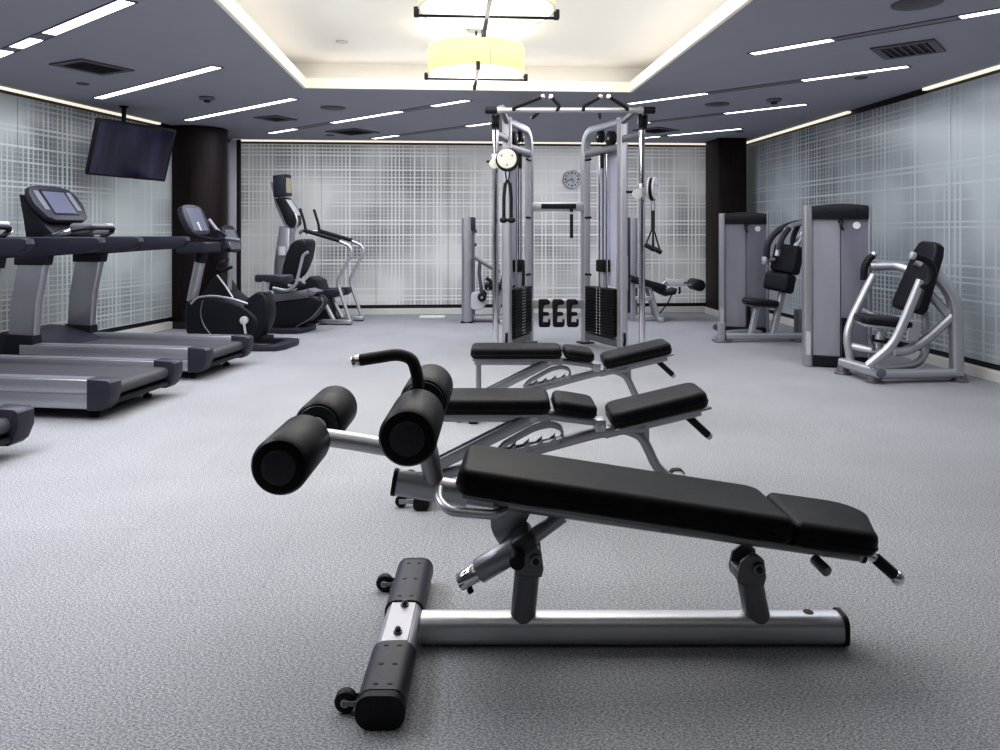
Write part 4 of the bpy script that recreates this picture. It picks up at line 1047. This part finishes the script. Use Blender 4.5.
def recumbent():
    o = (-2.40, 8.72); t = thing('recumbent_bike', 'black recumbent exercise bike with silver seat handles, between upright bike and stepper', 'exercise bike', (*o, 0), AXL)
    T = t.matrix_basis.copy(); P = upright_plane(*o, AXL)
    XZ = Matrix(((1, 0, 0, 0), (0, 0, 1, 0), (0, 1, 0, 0), (0, 0, 0, 1)))
    m = MB(); blade(m, P, [(262, 330), (262, 306), (276, 301), (300, 298), (318, 294), (325, 299), (324, 306), (312, 320), (294, 329), (275, 333)], -.13, .13, .03, T); bd = m.build('body_shroud', 'plastic', t)
    m = MB(); tubeP(m, P, [(321, 297, -.13), (324, 303, -.13), (312, 318, -.13), (296, 327, -.13)], .008, .1, T); m.build('shroud_trim', 'silver_dark', bd, 'thin grey edge line')
    m = MB(); blade(m, P, [(204, 296), (212, 283), (220, 273), (226, 275), (238, 296), (262, 302), (264, 330), (240, 334), (205, 331)], -.11, .11, .03, T); fs = m.build('front_shroud', 'plastic', t)
    m = MB(); tubeP(m, P, [(217, 275, -.115), (226, 287, -.115), (233, 298, -.115)], .012, .05, T); m.build('shroud_trim', 'silver', fs, 'silver slanted line')
    m = MB(); m.prism([P(272, 302), P(272, 294), P(312, 289), P(313, 297)], -.15, .15, .012, 2, T); m.build('seat_rail', 'silver_dark', t)
    m = MB(); m.prism([P(294, 292), P(312, 288), P(321, 291), P(316, 296), P(296, 298)], -.10, .10, .015, 2, T); m.build('seat_carriage', 'plastic_mid', t)
    m = MB(); blade(m, P, [(267, 284), (270, 279), (286, 279), (299, 283), (298, 289), (272, 290)], -.16, .16, .025, T); m.build('seat_pad', 'vinyl_navy', t)
    m = MB(); blade(m, P, [(294, 245), (302, 239), (311, 239.5), (311, 248), (308, 262), (300, 278), (289, 280), (286, 272)], -.15, .15, .03, T); m.build('backrest', 'vinyl_navy', t)
    for sd in (-.21, .21):
        m = MB(); tubeP(m, P, [(308, 252, sd), (303, 255, sd), (299, 272, sd), (296, 285, sd), (288, 291, sd), (273, 288, sd)], .018, .06, T); m.tube([(P(297, 284, 0)[0], sd, P(297, 284)[1]), (P(297, 284)[0], sd*.3, P(297, 286)[1])], .016, mat=T); m.build('seat_handle', 'silver', t)
    # mast and console
    for sd in (-.07, .07):
        m = MB(); tubeP(m, P, [(229, 296, sd), (231, 252, sd)], .028, 0, T); m.build('console_mast', 'silver', t)
    for sd in (-.18, .18):
        m = MB(); tubeP(m, P, [(229, 259, sd*.3), (222, 262, sd), (216, 268, sd), (222, 271, sd*1.1), (232, 267, sd*1.1)], .018, .04, T); m.build('front_handle', 'plastic', t)
    s, z = P(231, 238); FT = T @ face_frame((s, 0, z), R(20))
    m = MB(); m.prism([(-.15, -.17), (.15, -.17), (.17, 0), (.15, .12), (.08, .16), (-.08, .16), (-.15, .12), (-.17, 0)], -.06, .015, .012, 3, FT @ XZ, smooth=1); cp = m.build('console_panel', 'plastic_grey', t)
    m = MB(); m.box((0, .04, .016), (.22, .12, .006), mat=FT); m.build('screen', 'plastic_mid', cp)
    m = MB(); m.box((0, -.10, .018), (.24, .10, .012), .004, 1, FT); m.build('key_pad', 'silver_dark', cp)
    # crank and pedals
    (s, z) = P(274, 313)
    m = MB(); m.cyl((s-.05, -.15, z), (s-.05, .15, z), .10, ch=.01, mat=T); m.build('crank_disc', 'plastic', t)
    for sd in (-1, 1):
        m = MB(); m.box((s-.05+sd*.10, sd*.21, z+sd*.05), (.11, .10, .03), .008, 2, T); m.cyl((s-.05+sd*.05, sd*.15, z+sd*.03), (s-.05+sd*.10, sd*.2, z+sd*.05), .014, mat=T); m.build('pedal', 'rubber', t)
    m = MB(); m.prism([(-.30, -.24), (-.02, -.28), (.17, -.25), (.21, -.15), (.21, .15), (.17, .25), (-.02, .28), (-.30, .24), (-.30, .16), (-.02, .18), (.07, .12), (.07, -.12), (-.02, -.18), (-.30, -.16)], 0, .06, .014, 2, T @ XZ); m.build('rear_foot', 'plastic_grey', t)
    (a, b) = P(212, 330)
    m = MB(); m.bx(a-.05, a+.05, -.27, .27, 0, .06, .015, 2, T); m.build('front_foot', 'plastic_grey', t)
recumbent()

def stepper():
    o = (-1.98, 9.52); t = thing('stair_climber', 'tall stair climber with curved silver handrails standing by the back wall', 'stair climber', (*o, 0), AXL)
    T = t.matrix_basis.copy(); P = upright_plane(*o, AXL)
    XZ = Matrix(((1, 0, 0, 0), (0, 0, 1, 0), (0, 1, 0, 0), (0, 0, 0, 1)))
    m = MB(); m.prism([P(288, 322), P(276, 300), P(277, 262), P(282, 226), P(293, 228), P(291, 262), P(294, 300), P(304, 322)], -.09, .09, .02, 2, T); m.build('mast', 'rail', t)
    m = MB(); m.prism([P(272, 182), P(276, 182), P(280, 201), P(294, 231), P(290, 236), P(277, 206)], -.05, .05, .012, 2, T); m.build('console_spine', 'silver', t)
    m = MB(); m.prism([P(276, 176), P(288, 174.5), P(289, 196), P(277, 197)], -.10, .10, .012, 2, T); cb = m.build('display', 'plastic_grey', t)
    (s, z) = P(288.7, 185.5); FT = T @ face_frame((s, 0, z), R(0))
    m = MB(); m.box((0, 0, .002), (.14, .19, .008), mat=FT); m.build('screen', 'screen_lcd', cb)
    m = MB(); m.prism([P(279, 199), P(287, 197.5), P(297, 213), P(298, 224), P(294, 228), P(290, 224)], -.12, .12, .012, 2, T); cp = m.build('control_panel', 'plastic', t)
    m = MB(); m.prism([P(288.5, 199.5), P(297.5, 213.5), P(297.8, 215.5), P(288.2, 201)], -.08, .08, .0, 1, T); m.build('key_pad', 'plastic_light', cp)
    for sd in (-.10, .10):
        m = MB(); tubeP(m, P, [(295, 213, sd), (298, 222, sd), (295, 230, sd), (292, 236, sd)], .015, .06, T); m.build('reading_rack_bar', 'silver', t)
    m = MB(); (s, z) = P(285, 251); m.lathe([(.05, 0), (.055, .11), (.048, .11), (.045, .01)], T @ V((s+.02, -.13, z-.05)), (0, 0, 1), 20); m.build('bottle_holder', 'plastic_light', t)
    for sd in (-.21, .21):
        dx = 5 if sd > 0 else 0
        pts = [(296, 233, sd*.4), (302, 230, sd), (340, 241.5, sd), (350, 246, sd), (352, 253, sd), (337, 282, sd), (350, 321, sd)]
        m = MB(); tubeP(m, lambda x, y, s_=0: upright_plane(*o, AXL)(x, y, -.21), [(p[0], p[1], p[2]) for p in pts], .021, .07, T); hr = m.build('handrail', 'silver', t)
        q = [(upright_plane(*o, AXL)(x, y, -.21)) for x, y in ((304, 230.6), (340, 241.3))]
        m = MB(); m.tube([(q[0][0], sd, q[0][1]+.004), (q[1][0], sd, q[1][1]+.004)], .025, mat=T); m.build('rail_grip', 'rubber', hr, 'black grip')
        q = [(upright_plane(*o, AXL)(x, y, -.21)) for x, y in ((306, 231), (304, 221), (300, 208.5))]
        m = MB(); m.tube([(a, sd, b) for a, b in q], .017, .04, mat=T); m.build('upright_grip', 'rubber', hr, 'black upright grip')
        (a, b), (c, d) = upright_plane(*o, AXL)(322, 323, -.21), upright_plane(*o, AXL)(352, 323, -.21)
        m = MB(); m.bx(a, c, sd-.05, sd+.05, .012, .062, .012, 2, T); bb = m.build('base_bar', 'silver', t)
        for x in (a+.04, c-.04):
            m = MB(); m.cyl((x, sd, 0), (x, sd, .02), .03, mat=T); m.build('foot', 'rubber', bb)
    (a, b) = P(330, 322)
    m = MB(); m.bx(a-.04, a+.04, -.30, .30, .015, .055, .01, 2, T); m.build('base_cross', 'silver_dark', t)
    m = MB(); m.prism([P(296, 322), P(300, 290), P(314, 276), P(322, 280), P(334, 320)], -.16, .16, .02, 2, T); m.build('body_shroud', 'plastic', t)
    for sd in (-.14, .14):
        m = MB(); m.prism([P(322, 289), P(345, 288), P(347, 292), P(342, 296), P(322, 297)], sd-.09, sd+.09, .01, 2, T); m.build('step_pedal', 'plastic_grey', t)
        m = MB(); m.tube([(P(326, 296)[0], sd, P(326, 296)[1]), (P(338, 319)[0], sd, P(338, 319)[1])], .028, mat=T); m.build('step_strut', 'silver', t)
stepper()
# ------------------------------------------------------------------ machines on the right and at the back
def weight_tower(t, x, y, rz, w=.56, d=.30, h=1.39):
    """a covered weight stack; (x, y) is the front left corner"""
    T = Matrix.Translation((x, y, 0)) @ Matrix.Rotation(rz, 4, 'Z')
    for x0, x1 in ((0, .075), (w-.035, w)):
        m = MB(); m.sweep([V(((x0+x1)/2, d/2, .005)), V(((x0+x1)/2, d/2, h-.012))], rrect(d, x1-x0, .02, 4), up=(1, 0, 0), mat=T); m.build('side_column', 'rail', t)
    m = MB(); n = 10
    pl = [(.07, h-.13), (w-.03, h-.13)] + [(w-.03-(w-.10)*k/n, h-.018+.018*math.sin(math.pi*k/n)) for k in range(n+1)]
    m.prism(pl, -.012, d+.01, .006, 2, T); cp = m.build('top_cap', 'plastic', t, 'dark cap with four bolts')
    for bx_, bz in ((.16, h-.05), (.16, h-.09), (w-.12, h-.05), (w-.12, h-.09)):
        m = MB(); m.cyl((bx_, -.018, bz), (bx_, -.008, bz), .008, n=10, mat=T); m.build('bolt', 'iron', cp)
    m = MB(); m.bx(.075, w*.54, .012, .022, .10, h-.12, .002, 1, T); m.build('front_panel', 'smoked', t)
    m = MB(); m.bx(.085, w*.53, .030, .20, .10, .50, .004, 1, T); m.build('inner_stack', 'plastic', t)
    for q in (.17, .25):
        m = MB(); m.cyl((q, .12, .5), (q, .12, h-.1), .012, mat=T); m.build('guide_rod', 'silver', t)
    m = MB(); m.bx(w*.55, w-.035, .020, .028, .10, h-.12, .002, 1, T); m.build('front_panel', 'shroud', t, 'lighter grey panel')
    m = MB(); m.bx(.03, w-.02, d-.02, d-.01, .02, h-.05, mat=T); m.build('rear_panel', 'plastic_mid', t)
    m = MB(); m.bx(.07, w-.03, .0, d, .01, .10, .006, 1, T); m.build('base_plate', 'plastic', t)
    n = 9
    for k in range(n):
        z0 = .105 + k*.036
        m = MB(); m.bx(w*.56, w*.64, -.012, .019, z0, z0+.033, .002, 1, T); m.build('weight_plate', 'iron', t)
    m = MB(); m.tube([(w*.545, -.005, h-.155), (w*.545, -.04, h-.16), (w*.545, -.045, h-.20), (w*.58, -.045, h-.225)], .011, .02, mat=T); m.cyl((w*.545, .02, h-.15), (w*.545, -.03, h-.15), .020, mat=T); m.build('selector_pin', 'rubber', t, 'black pin hanging on its hook')
    m = MB(); m.cyl((w*.78, .02, h-.185), (w*.78, .010, h-.185), .030, mat=T); m.build('round_sticker', 'offwhite_dot', t, 'white round sticker')
    m = MB(); m.bx(.02, .055, -.006, .002, .10, .30, .002, 1, T); m.build('instruction_plate', 'plastic_light', t)

def chest_press():
    t = thing('chest_press_machine', 'silver chest press machine with black backrest, nearest on the right', 'gym machine', (2.9, 6.0, 0))
    weight_tower(t, 2.60, 6.42, R(-19), w=.53)
    def TU(name, pts, r, rad=.06, mat='silver', parent=None, label=None, n=16):
        m = MB(); m.tube([W(*p) for p in pts], r, rad, n); return m.build(name, mat, parent or t, label)
    # base
    m = MB(); a, b = W(880, 375, 5.72), W(958, 374.5, 5.78); a.z = b.z = .065
    m.sweep([a, b], rrect(.09, .07, .03, 4)); m.build('base_beam', 'silver', t)
    m = MB(); a, b = V((2.79, 6.10, .090)), V((2.86, 5.63, .090)); m.sweep([a, b], rrect(.09, .075, .025, 4)); m.build('front_beam', 'silver', t)
    m = MB(); d_ = (b-a).normalized(); m.cyl(b, b+d_*.012, .034, ch=.003); m.build('pivot_cap', 'silver_dark', t)
    for c in (V((2.86, 5.74, 0)), V((3.54, 5.78, 0)), V((2.78, 6.08, 0))):
        m = MB(); m.lathe([(.065, 0), (.065, .012), (.05, .02), (.045, .06), (0, .06)], c, n=24); m.build('floor_foot', 'silver_dark', t)
    # right post rising and bending over to the backrest
    m = MB(); m.sweep([V((3.52, 5.78, .05)), V((3.52, 5.80, .66)), V((3.34, 5.87, .88)), V((3.28, 5.90, .93))], rrect(.085, .10, .03, 4), .22, up=(0, 1, 0)); m.build('rear_post', 'silver', t)
    TU('brace', [(929, 293, 5.88), (950, 317, 5.82)], .034)
    TU('seat_strut', [(893, 352, 5.80), (907, 351, 5.82), (925, 341, 5.82), (957, 312, 5.80)], .036, .18)
    TU('lower_loop', [(872, 369, 5.90), (912, 366, 5.92), (924, 358, 5.95), (926.5, 340, 5.98), (925, 312, 6.0)], .030, .12)
    TU('cross_tube', [(851, 346, 6.10), (869, 350, 5.98), (893, 353, 5.82)], .032)
    # press arms
    TU('press_arm', [(868, 366, 5.66), (893, 345, 5.60), (903, 324, 5.58), (921, 280, 5.55)], .033, .16)
    TU('press_arm', [(851, 364, 6.08), (846.5, 336, 6.10), (852, 318, 6.12), (873, 275, 6.18)], .033, .10)
    for pts, tip in (([(918, 286.5, 5.55), (929, 285, 5.52), (934, 274, 5.50), (931, 263, 5.50), (922, 258, 5.50), (914, 256, 5.50)], 5.5), ([(864, 280, 6.20), (864, 268, 6.20), (868, 260, 6.2), (873, 255.5, 6.20)], 6.2)):
        g = TU('hand_grip', pts, .026 if tip < 6 else .028, .05, 'rubber', None, 'black curved grip')
        e0, e1 = W(*pts[-2]), W(*pts[-1]); dd = (e1-e0).normalized()
        m = MB(); m.cyl(e1-dd*.005, e1+dd*.025, .029, ch=.005); m.build('grip_cap', 'silver', g)
    TU('link_bar', [(870, 266.5, 6.2), (898, 266, 6.15), (912, 271, 6.05), (926, 280, 5.98)], .036, .12)
    # backrest: tilted board facing the left
    c = W(920.5, 277, 5.88); ax = V((math.sin(R(20)), 0, math.cos(R(20)))); nn = V((-math.cos(R(20)), -.22, math.sin(R(20)))).normalized()
    wy = ax.cross(nn).normalized(); nn = wy.cross(ax)
    Tb = Matrix(((ax.x, wy.x, nn.x, c.x), (ax.y, wy.y, nn.y, c.y), (ax.z, wy.z, nn.z, c.z), (0, 0, 0, 1)))
    hl = .285; plan = [(-hl, -.13), (-hl+.04, -.155), (hl-.09, -.12), (hl-.02, -.095), (hl, -.06), (hl, .06), (hl-.02, .095), (hl-.09, .12), (-hl+.04, .155), (-hl, .13)]
    m = MB(); m.pad(0, 1, 0, 1, -.04, .05, re=.022, mat=Tb, poly=plan); m.build('backrest', 'vinyl_navy', t)
    m = MB(); m.bx(-.22, .22, -.06, .06, -.055, -.04, .004, 1, Tb); m.build('backrest_plate', 'silver_dark', t)
    # seat
    a = W(884, 323, 5.92)
    Ts = Matrix.Translation((a.x, a.y, a.z-.01)) @ Matrix.Rotation(R(-12), 4, 'Z') @ Matrix.Rotation(R(5), 4, 'Y')
    m = MB(); m.pad(-.20, .20, -.17, .17, 0, .06, .07, .02, Ts, seam=False); m.build('seat', 'vinyl_navy', t)
    m = MB(); m.bx(-.18, .18, -.15, .15, -.022, 0, .008, 2, Ts); m.build('seat_plate', 'silver', t)
    m = MB(); m.prism([(.12, -.10), (.20, -.09), (.22, .07), (.13, .07)], -.165, -.152, .004, 1, Ts); m.build('side_plate', 'silver', t)
    TU('seat_post', [(882, 330, 5.92), (876, 352, 5.92)], .036, 0, 'silver')
    m = MB(); m.tube([W(872, 340, 5.86), W(901, 345, 5.84)], .012); m.cyl(W(895, 344, 5.84), W(902, 345.5, 5.84), .018); m.build('seat_lever', 'rubber', t, 'black seat lever')
    TU('gas_spring', [(869, 335, 5.9), (874, 350, 5.9)], .014, 0, 'silver_dark')
    TU('rear_frame', [(862, 310, 6.25), (880, 319, 6.18), (905, 318, 6.1)], .022, .08)
chest_press()

def crunch_machine():
    t = thing('abdominal_machine', 'silver abdominal machine with black chest pads, behind the chest press by right wall', 'gym machine', (2.7, 8.0, 0))
    weight_tower(t, 2.44, 8.37, R(-19), w=.53, h=1.37)
    def TU(name, pts, r, rad=.06, mat='silver', parent=None, label=None, n=14):
        m = MB(); m.tube([W(*p) for p in pts], r, rad, n); return m.build(name, mat, parent or t, label)
    m = MB(); a, b = V((2.36, 7.86, .055)), V((3.20, 7.90, .055)); m.sweep([a, b], rrect(.08, .07, .02, 4)); m.build('base_beam', 'silver', t)
    m = MB(); m.sweep([V((2.32, 7.86, .012)), V((2.32, 7.86, .20))], rrect(.08, .07, .02, 4), up=(1, 0, 0)); m.build('front_block', 'silver', t)
    m = MB(); m.bx(2.24, 2.42, 7.78, 7.94, 0, .018, .005, 1); m.build('floor_foot', 'silver_dark', t)
    m = MB(); m.bx(3.08, 3.24, 7.82, 7.98, 0, .024, .005, 1); m.build('floor_foot', 'silver_dark', t)
    m = MB(); m.tube([V((2.33, 7.86, .12)), V((2.38, 8.28, .10)), V((2.50, 8.42, .08))], .03); m.build('tower_link', 'plastic', t)
    TU('rear_base_tube', [(727, 333, 8.2), (745, 331.5, 8.25), (775, 332, 8.25)], .03)
    c = W(760, 303, 7.9)
    Ts = Matrix.Translation((c.x, c.y, c.z-.02)) @ Matrix.Rotation(R(4), 4, 'Y')
    m = MB(); m.pad(-.175, .175, -.15, .15, 0, .06, .10, .024, Ts, seam=False); m.build('seat', 'vinyl_navy', t)
    m = MB(); m.bx(-.14, .14, -.12, .12, -.018, 0, .005, 1, Ts); m.build('seat_plate', 'silver_dark', t)
    m = MB(); m.sweep([W(757.5, 305, 7.9), W(750.5, 336, 7.9)], rrect(.06, .07, .015, 3), up=(0, 1, 0)); m.build('seat_post', 'silver', t)
    m = MB(); m.sweep([W(786, 276, 7.92), W(772, 337, 7.9)], rrect(.06, .075, .015, 3), up=(0, 1, 0)); m.build('pad_post', 'silver', t)
    for nm, q, z0, z1, th in (('upper_pad', (787, 259), -.15, .15, .13), ('lower_pad', (779.5, 282), -.10, .10, .16)):
        c = W(*q, 7.85); ax = V((math.sin(R(12)), 0, math.cos(R(12)))); nn = V((-math.cos(R(35)), -math.sin(R(35)), math.sin(R(10)))).normalized()
        wy = ax.cross(nn).normalized(); nn = wy.cross(ax)
        Tb = Matrix(((ax.x, wy.x, nn.x, c.x), (ax.y, wy.y, nn.y, c.y), (ax.z, wy.z, nn.z, c.z), (0, 0, 0, 1)))
        m = MB(); m.pad(z0, z1, -.15, .15, -th/2, th/2, .04, .03 if nm == 'upper_pad' else .06, Tb, seam=False); m.build(nm, 'vinyl_navy', t)
    TU('lift_arm', [(766.5, 259, 7.9), (767, 243, 7.9), (777, 230, 7.9), (796, 223, 7.9), (810, 222, 7.9)], .034, .2, 'plastic_grey', None, 'dark padded arc')
    TU('lift_arm', [(777, 256, 7.7), (781, 238, 7.7), (789, 226, 7.75), (801, 222.5, 7.8)], .026, .15, 'silver')
    TU('shoulder_strap', [(779, 250, 7.68), (782, 237, 7.68), (789, 228, 7.70)], .030, .1, 'plastic_grey', None, 'black sleeve')
    TU('shoulder_strap', [(792.5, 249, 7.95), (793, 236, 7.95), (798, 226, 7.9)], .028, .1, 'plastic_grey', None, 'black sleeve')
    TU('pivot_bar', [(766, 259.5, 7.9), (802, 259.5, 7.95)], .024)
    TU('pivot_arm', [(794, 250, 7.9), (803, 234, 7.95), (808, 228, 7.95)], .03)
    m = MB(); a = W(766, 259.5, 7.9); m.cyl(a + V((-.01, -.0, -.05)), a + V((-.01, 0, .03)), .034, ch=.006); m.build('pivot_housing', 'silver', t)
    m = MB(); a = W(801, 322, 8.0); m.bx(a.x-.04, a.x+.10, a.y-.05, a.y+.10, 0, .32, .01, 2); m.build('rear_block', 'silver_dark', t)
    m = MB(); a = W(812, 304, 8.0); m.tube([a + V((0, -.05+0, .10)), a + V((0, .0, .0)), a + V((-.02, 0, -.12))], .03, .08); m.build('rear_tube', 'silver_dark', t)
    TU('upper_link', [(802, 259, 7.95), (815, 264, 8.0), (812, 300, 8.0)], .03, .1)
crunch_machine()

def leg_extension():
    Y = 9.6
    t = thing('leg_extension_machine', 'grey column gym machine with black roller pads by back wall, left of cable machine', 'gym machine', (-.3, Y, 0))
    a = W(467.5, 322, Y); h = 1.325
    m = MB(); m.sweep([V((a.x, Y, .0)), V((a.x, Y, h))], rrect(.14, .30, .05, 4), up=(0, 1, 0)); m.build('weight_column', 'rail', t)
    m = MB(); m.bx(a.x+.02, a.x+.10, Y-.14, Y+.16, h-.15, h+.012, .01, 2); m.build('column_cap', 'plastic_grey', t)
    m = MB(); m.bx(a.x+.068, a.x+.095, Y-.10, Y+.12, .10, h-.15, .005, 1); m.build('stack_panel', 'plastic_mid', t)
    for z in (1.16, .99):
        m = MB(); m.cyl((a.x+.10, Y-.11, z), (a.x+.12, Y-.11, z), .02); m.build('panel_knob', 'plastic', t)
    m = MB(); m.sweep([W(474, 257, Y-.15), W(492, 268, Y-.15), W(500, 271, Y-.15)], rrect(.05, .05, .015, 3), .05); m.build('lever_arm', 'silver_dark', t)
    m = MB(); m.lathe([(.11, -.02), (.12, 0), (.11, .03)], W(477, 301, Y-.12), (0, 1, 0), 24); m.build('cam_cover', 'plastic_light', t)
    m = MB(); p = W(473, 319.5, Y); m.bx(p.x, p.x+.42, Y-.05, Y+.05, .02, .075, .01, 2); m.build('base_beam', 'silver', t)
    m = MB(); m.bx(p.x-.15, p.x+.0, Y-.15, Y+.15, 0, .022, .005, 1); m.build('floor_foot', 'iron', t)
    m = MB(); m.bx(p.x+.34, p.x+.44, Y-.24, Y+.24, 0, .05, .01, 2); m.build('front_foot', 'silver', t)
    m = MB(); m.tube([(p.x+.30, Y, .05), (p.x+.36, Y, .42)], .035); m.build('seat_post', 'silver', t)
    c = W(500, 291, Y)
    m = MB(); m.pad(p.x+.15, p.x+.60, Y-.20, Y+.20, .42, .50, .05, .02, seam=False); m.build('seat', 'vinyl_navy', t)
    m = MB(); m.sweep([(p.x+.52, Y, .45), (p.x+.58, Y, .75)], rrect(.36, .08, .03, 3), up=(0, 1, 0)); m.build('backrest', 'vinyl_navy', t)
    for sd in (-.16, .16):
        m = MB(); m.cyl(V((p.x+.12, Y+sd-.10, .335)), V((p.x+.12, Y+sd+.10, .335)), .055, ch=.015); m.build('roller_pad', 'vinyl_navy', t)
    m = MB(); m.cyl((p.x+.12, Y-.28, .335), (p.x+.12, Y+.28, .335), .015); m.build('roller_axle', 'silver', t)
    m = MB(); m.tube([W(486, 278, Y-.22), W(491, 281, Y-.22), W(490, 290, Y-.22)], .022, .03); m.build('hand_grip', 'rubber', t, 'black grip')
    m = MB(); m.tube([W(490, 290, Y-.22), V((p.x+.2, Y-.19, .44))], .016); m.build('grip_stem', 'silver', t)
    m = MB(); m.tube([V((p.x+.12, Y-.02, .335)), V((p.x+.08, Y-.02, .62)), W(480, 262, Y-.05)], .022); m.build('roller_arm', 'silver_dark', t)
leg_extension()

def leg_curl():
    Y = 9.75
    t = thing('leg_curl_machine', 'lying leg curl machine with sloping black pad, behind cable machine on the right', 'gym machine', (2.1, Y, 0))
    a = W(632, 315, Y+.1)
    m = MB(); m.sweep([V((a.x, a.y, 0)), V((a.x, a.y, 1.33))], rrect(.11, .28, .04, 4), up=(0, 1, 0)); m.build('weight_column', 'rail', t)
    m = MB(); m.bx(a.x-.075, a.x-.04, a.y-.13, a.y+.13, .1, 1.34, .01, 2); m.build('column_cap', 'plastic_grey', t)
    def pad2(name, p, q, th, y0, y1, mat='vinyl_navy'):
        m = MB(); A, B = W(*p, Y), W(*q, Y); m.sweep([A, B], rrect(y1-y0, th, th*.35, 4)); return m.build(name, mat, t)
    pad2('body_pad', (629, 278), (663, 287.5), .085, -.2, .2)
    m = MB(); q = [W(*k, Y-.12) for k in ((650, 286), (656, 292), (664, 296), (675, 294), (676.5, 288.5), (671, 291), (664, 291.5), (657, 287))]
    m.prism([(p.x, p.z) for p in q], Y-.18, Y+.18, .012, 2); m.build('thigh_pad', 'vinyl_navy', t)
    m = MB(); q = [W(*k, Y-.1) for k in ((664, 278.5), (684, 280), (683.5, 286.5), (668, 285.5))]
    m.prism([(p.x, p.z) for p in q], Y-.13, Y-.05, .008, 2); m.build('lever_housing', 'plastic_light', t)
    m = MB(); m.tube([W(683, 283, Y-.1), W(695, 284.5, Y-.1)], .022); m.build('roller_arm', 'chrome', t)
    m = MB(); c = W(696, 284.5, Y-.05); m.cyl(c + V((0, -.20, 0)), c + V((0, .20, 0)), .075, ch=.02); m.build('ankle_roller', 'vinyl_navy', t)
    m = MB(); m.tube([W(679.5, 287, Y-.12), W(680, 292, Y-.12), W(678.5, 293.5, Y-.12)], .014); m.build('lever_pin', 'iron', t)
    m = MB(); m.tube([W(662, 285, Y-.1), W(666, 281, Y-.1)], .02); m.build('lever_joint', 'silver', t)
    for sd in (-.12, .12):
        m = MB(); m.sweep([W(648, 288, Y) + V((0, sd, 0)), W(657, 318.5, Y) + V((0, sd, 0))], rrect(.05, .05, .012, 3), up=(0, 1, 0)); m.build('front_leg', 'silver', t)
    m = MB(); b = W(657, 320, Y); m.bx(a.x, b.x+.06, Y-.04, Y+.04, .0, .07, .01, 2); m.build('base_beam', 'silver', t)
    m = MB(); m.bx(b.x-.03, b.x+.05, Y-.22, Y+.22, 0, .06, .01, 2); m.build('front_foot', 'silver', t)
    for z in (.30, .46):
        m = MB(); m.bx(a.x, W(652, 300, Y).x, Y-.15, Y-.10, z-.03, z+.03, .01, 2); m.build('side_rail', 'silver', t)
    m = MB(); m.tube([W(672, 294, Y), W(668, 303, Y), W(660, 313, Y), W(655, 316, Y)], .008, .1, n=8); m.build('cable', 'iron', t)
leg_curl()

m = MB(); c = W(432.5, 317.5, 10.05); m.box((c.x, c.y, .014), (.34, .16, .028), .008, 2)
o = m.build('floor_plate', 'white'); o['label'] = 'flat white plate lying on the carpet near the back wall'; o['category'] = 'plate'
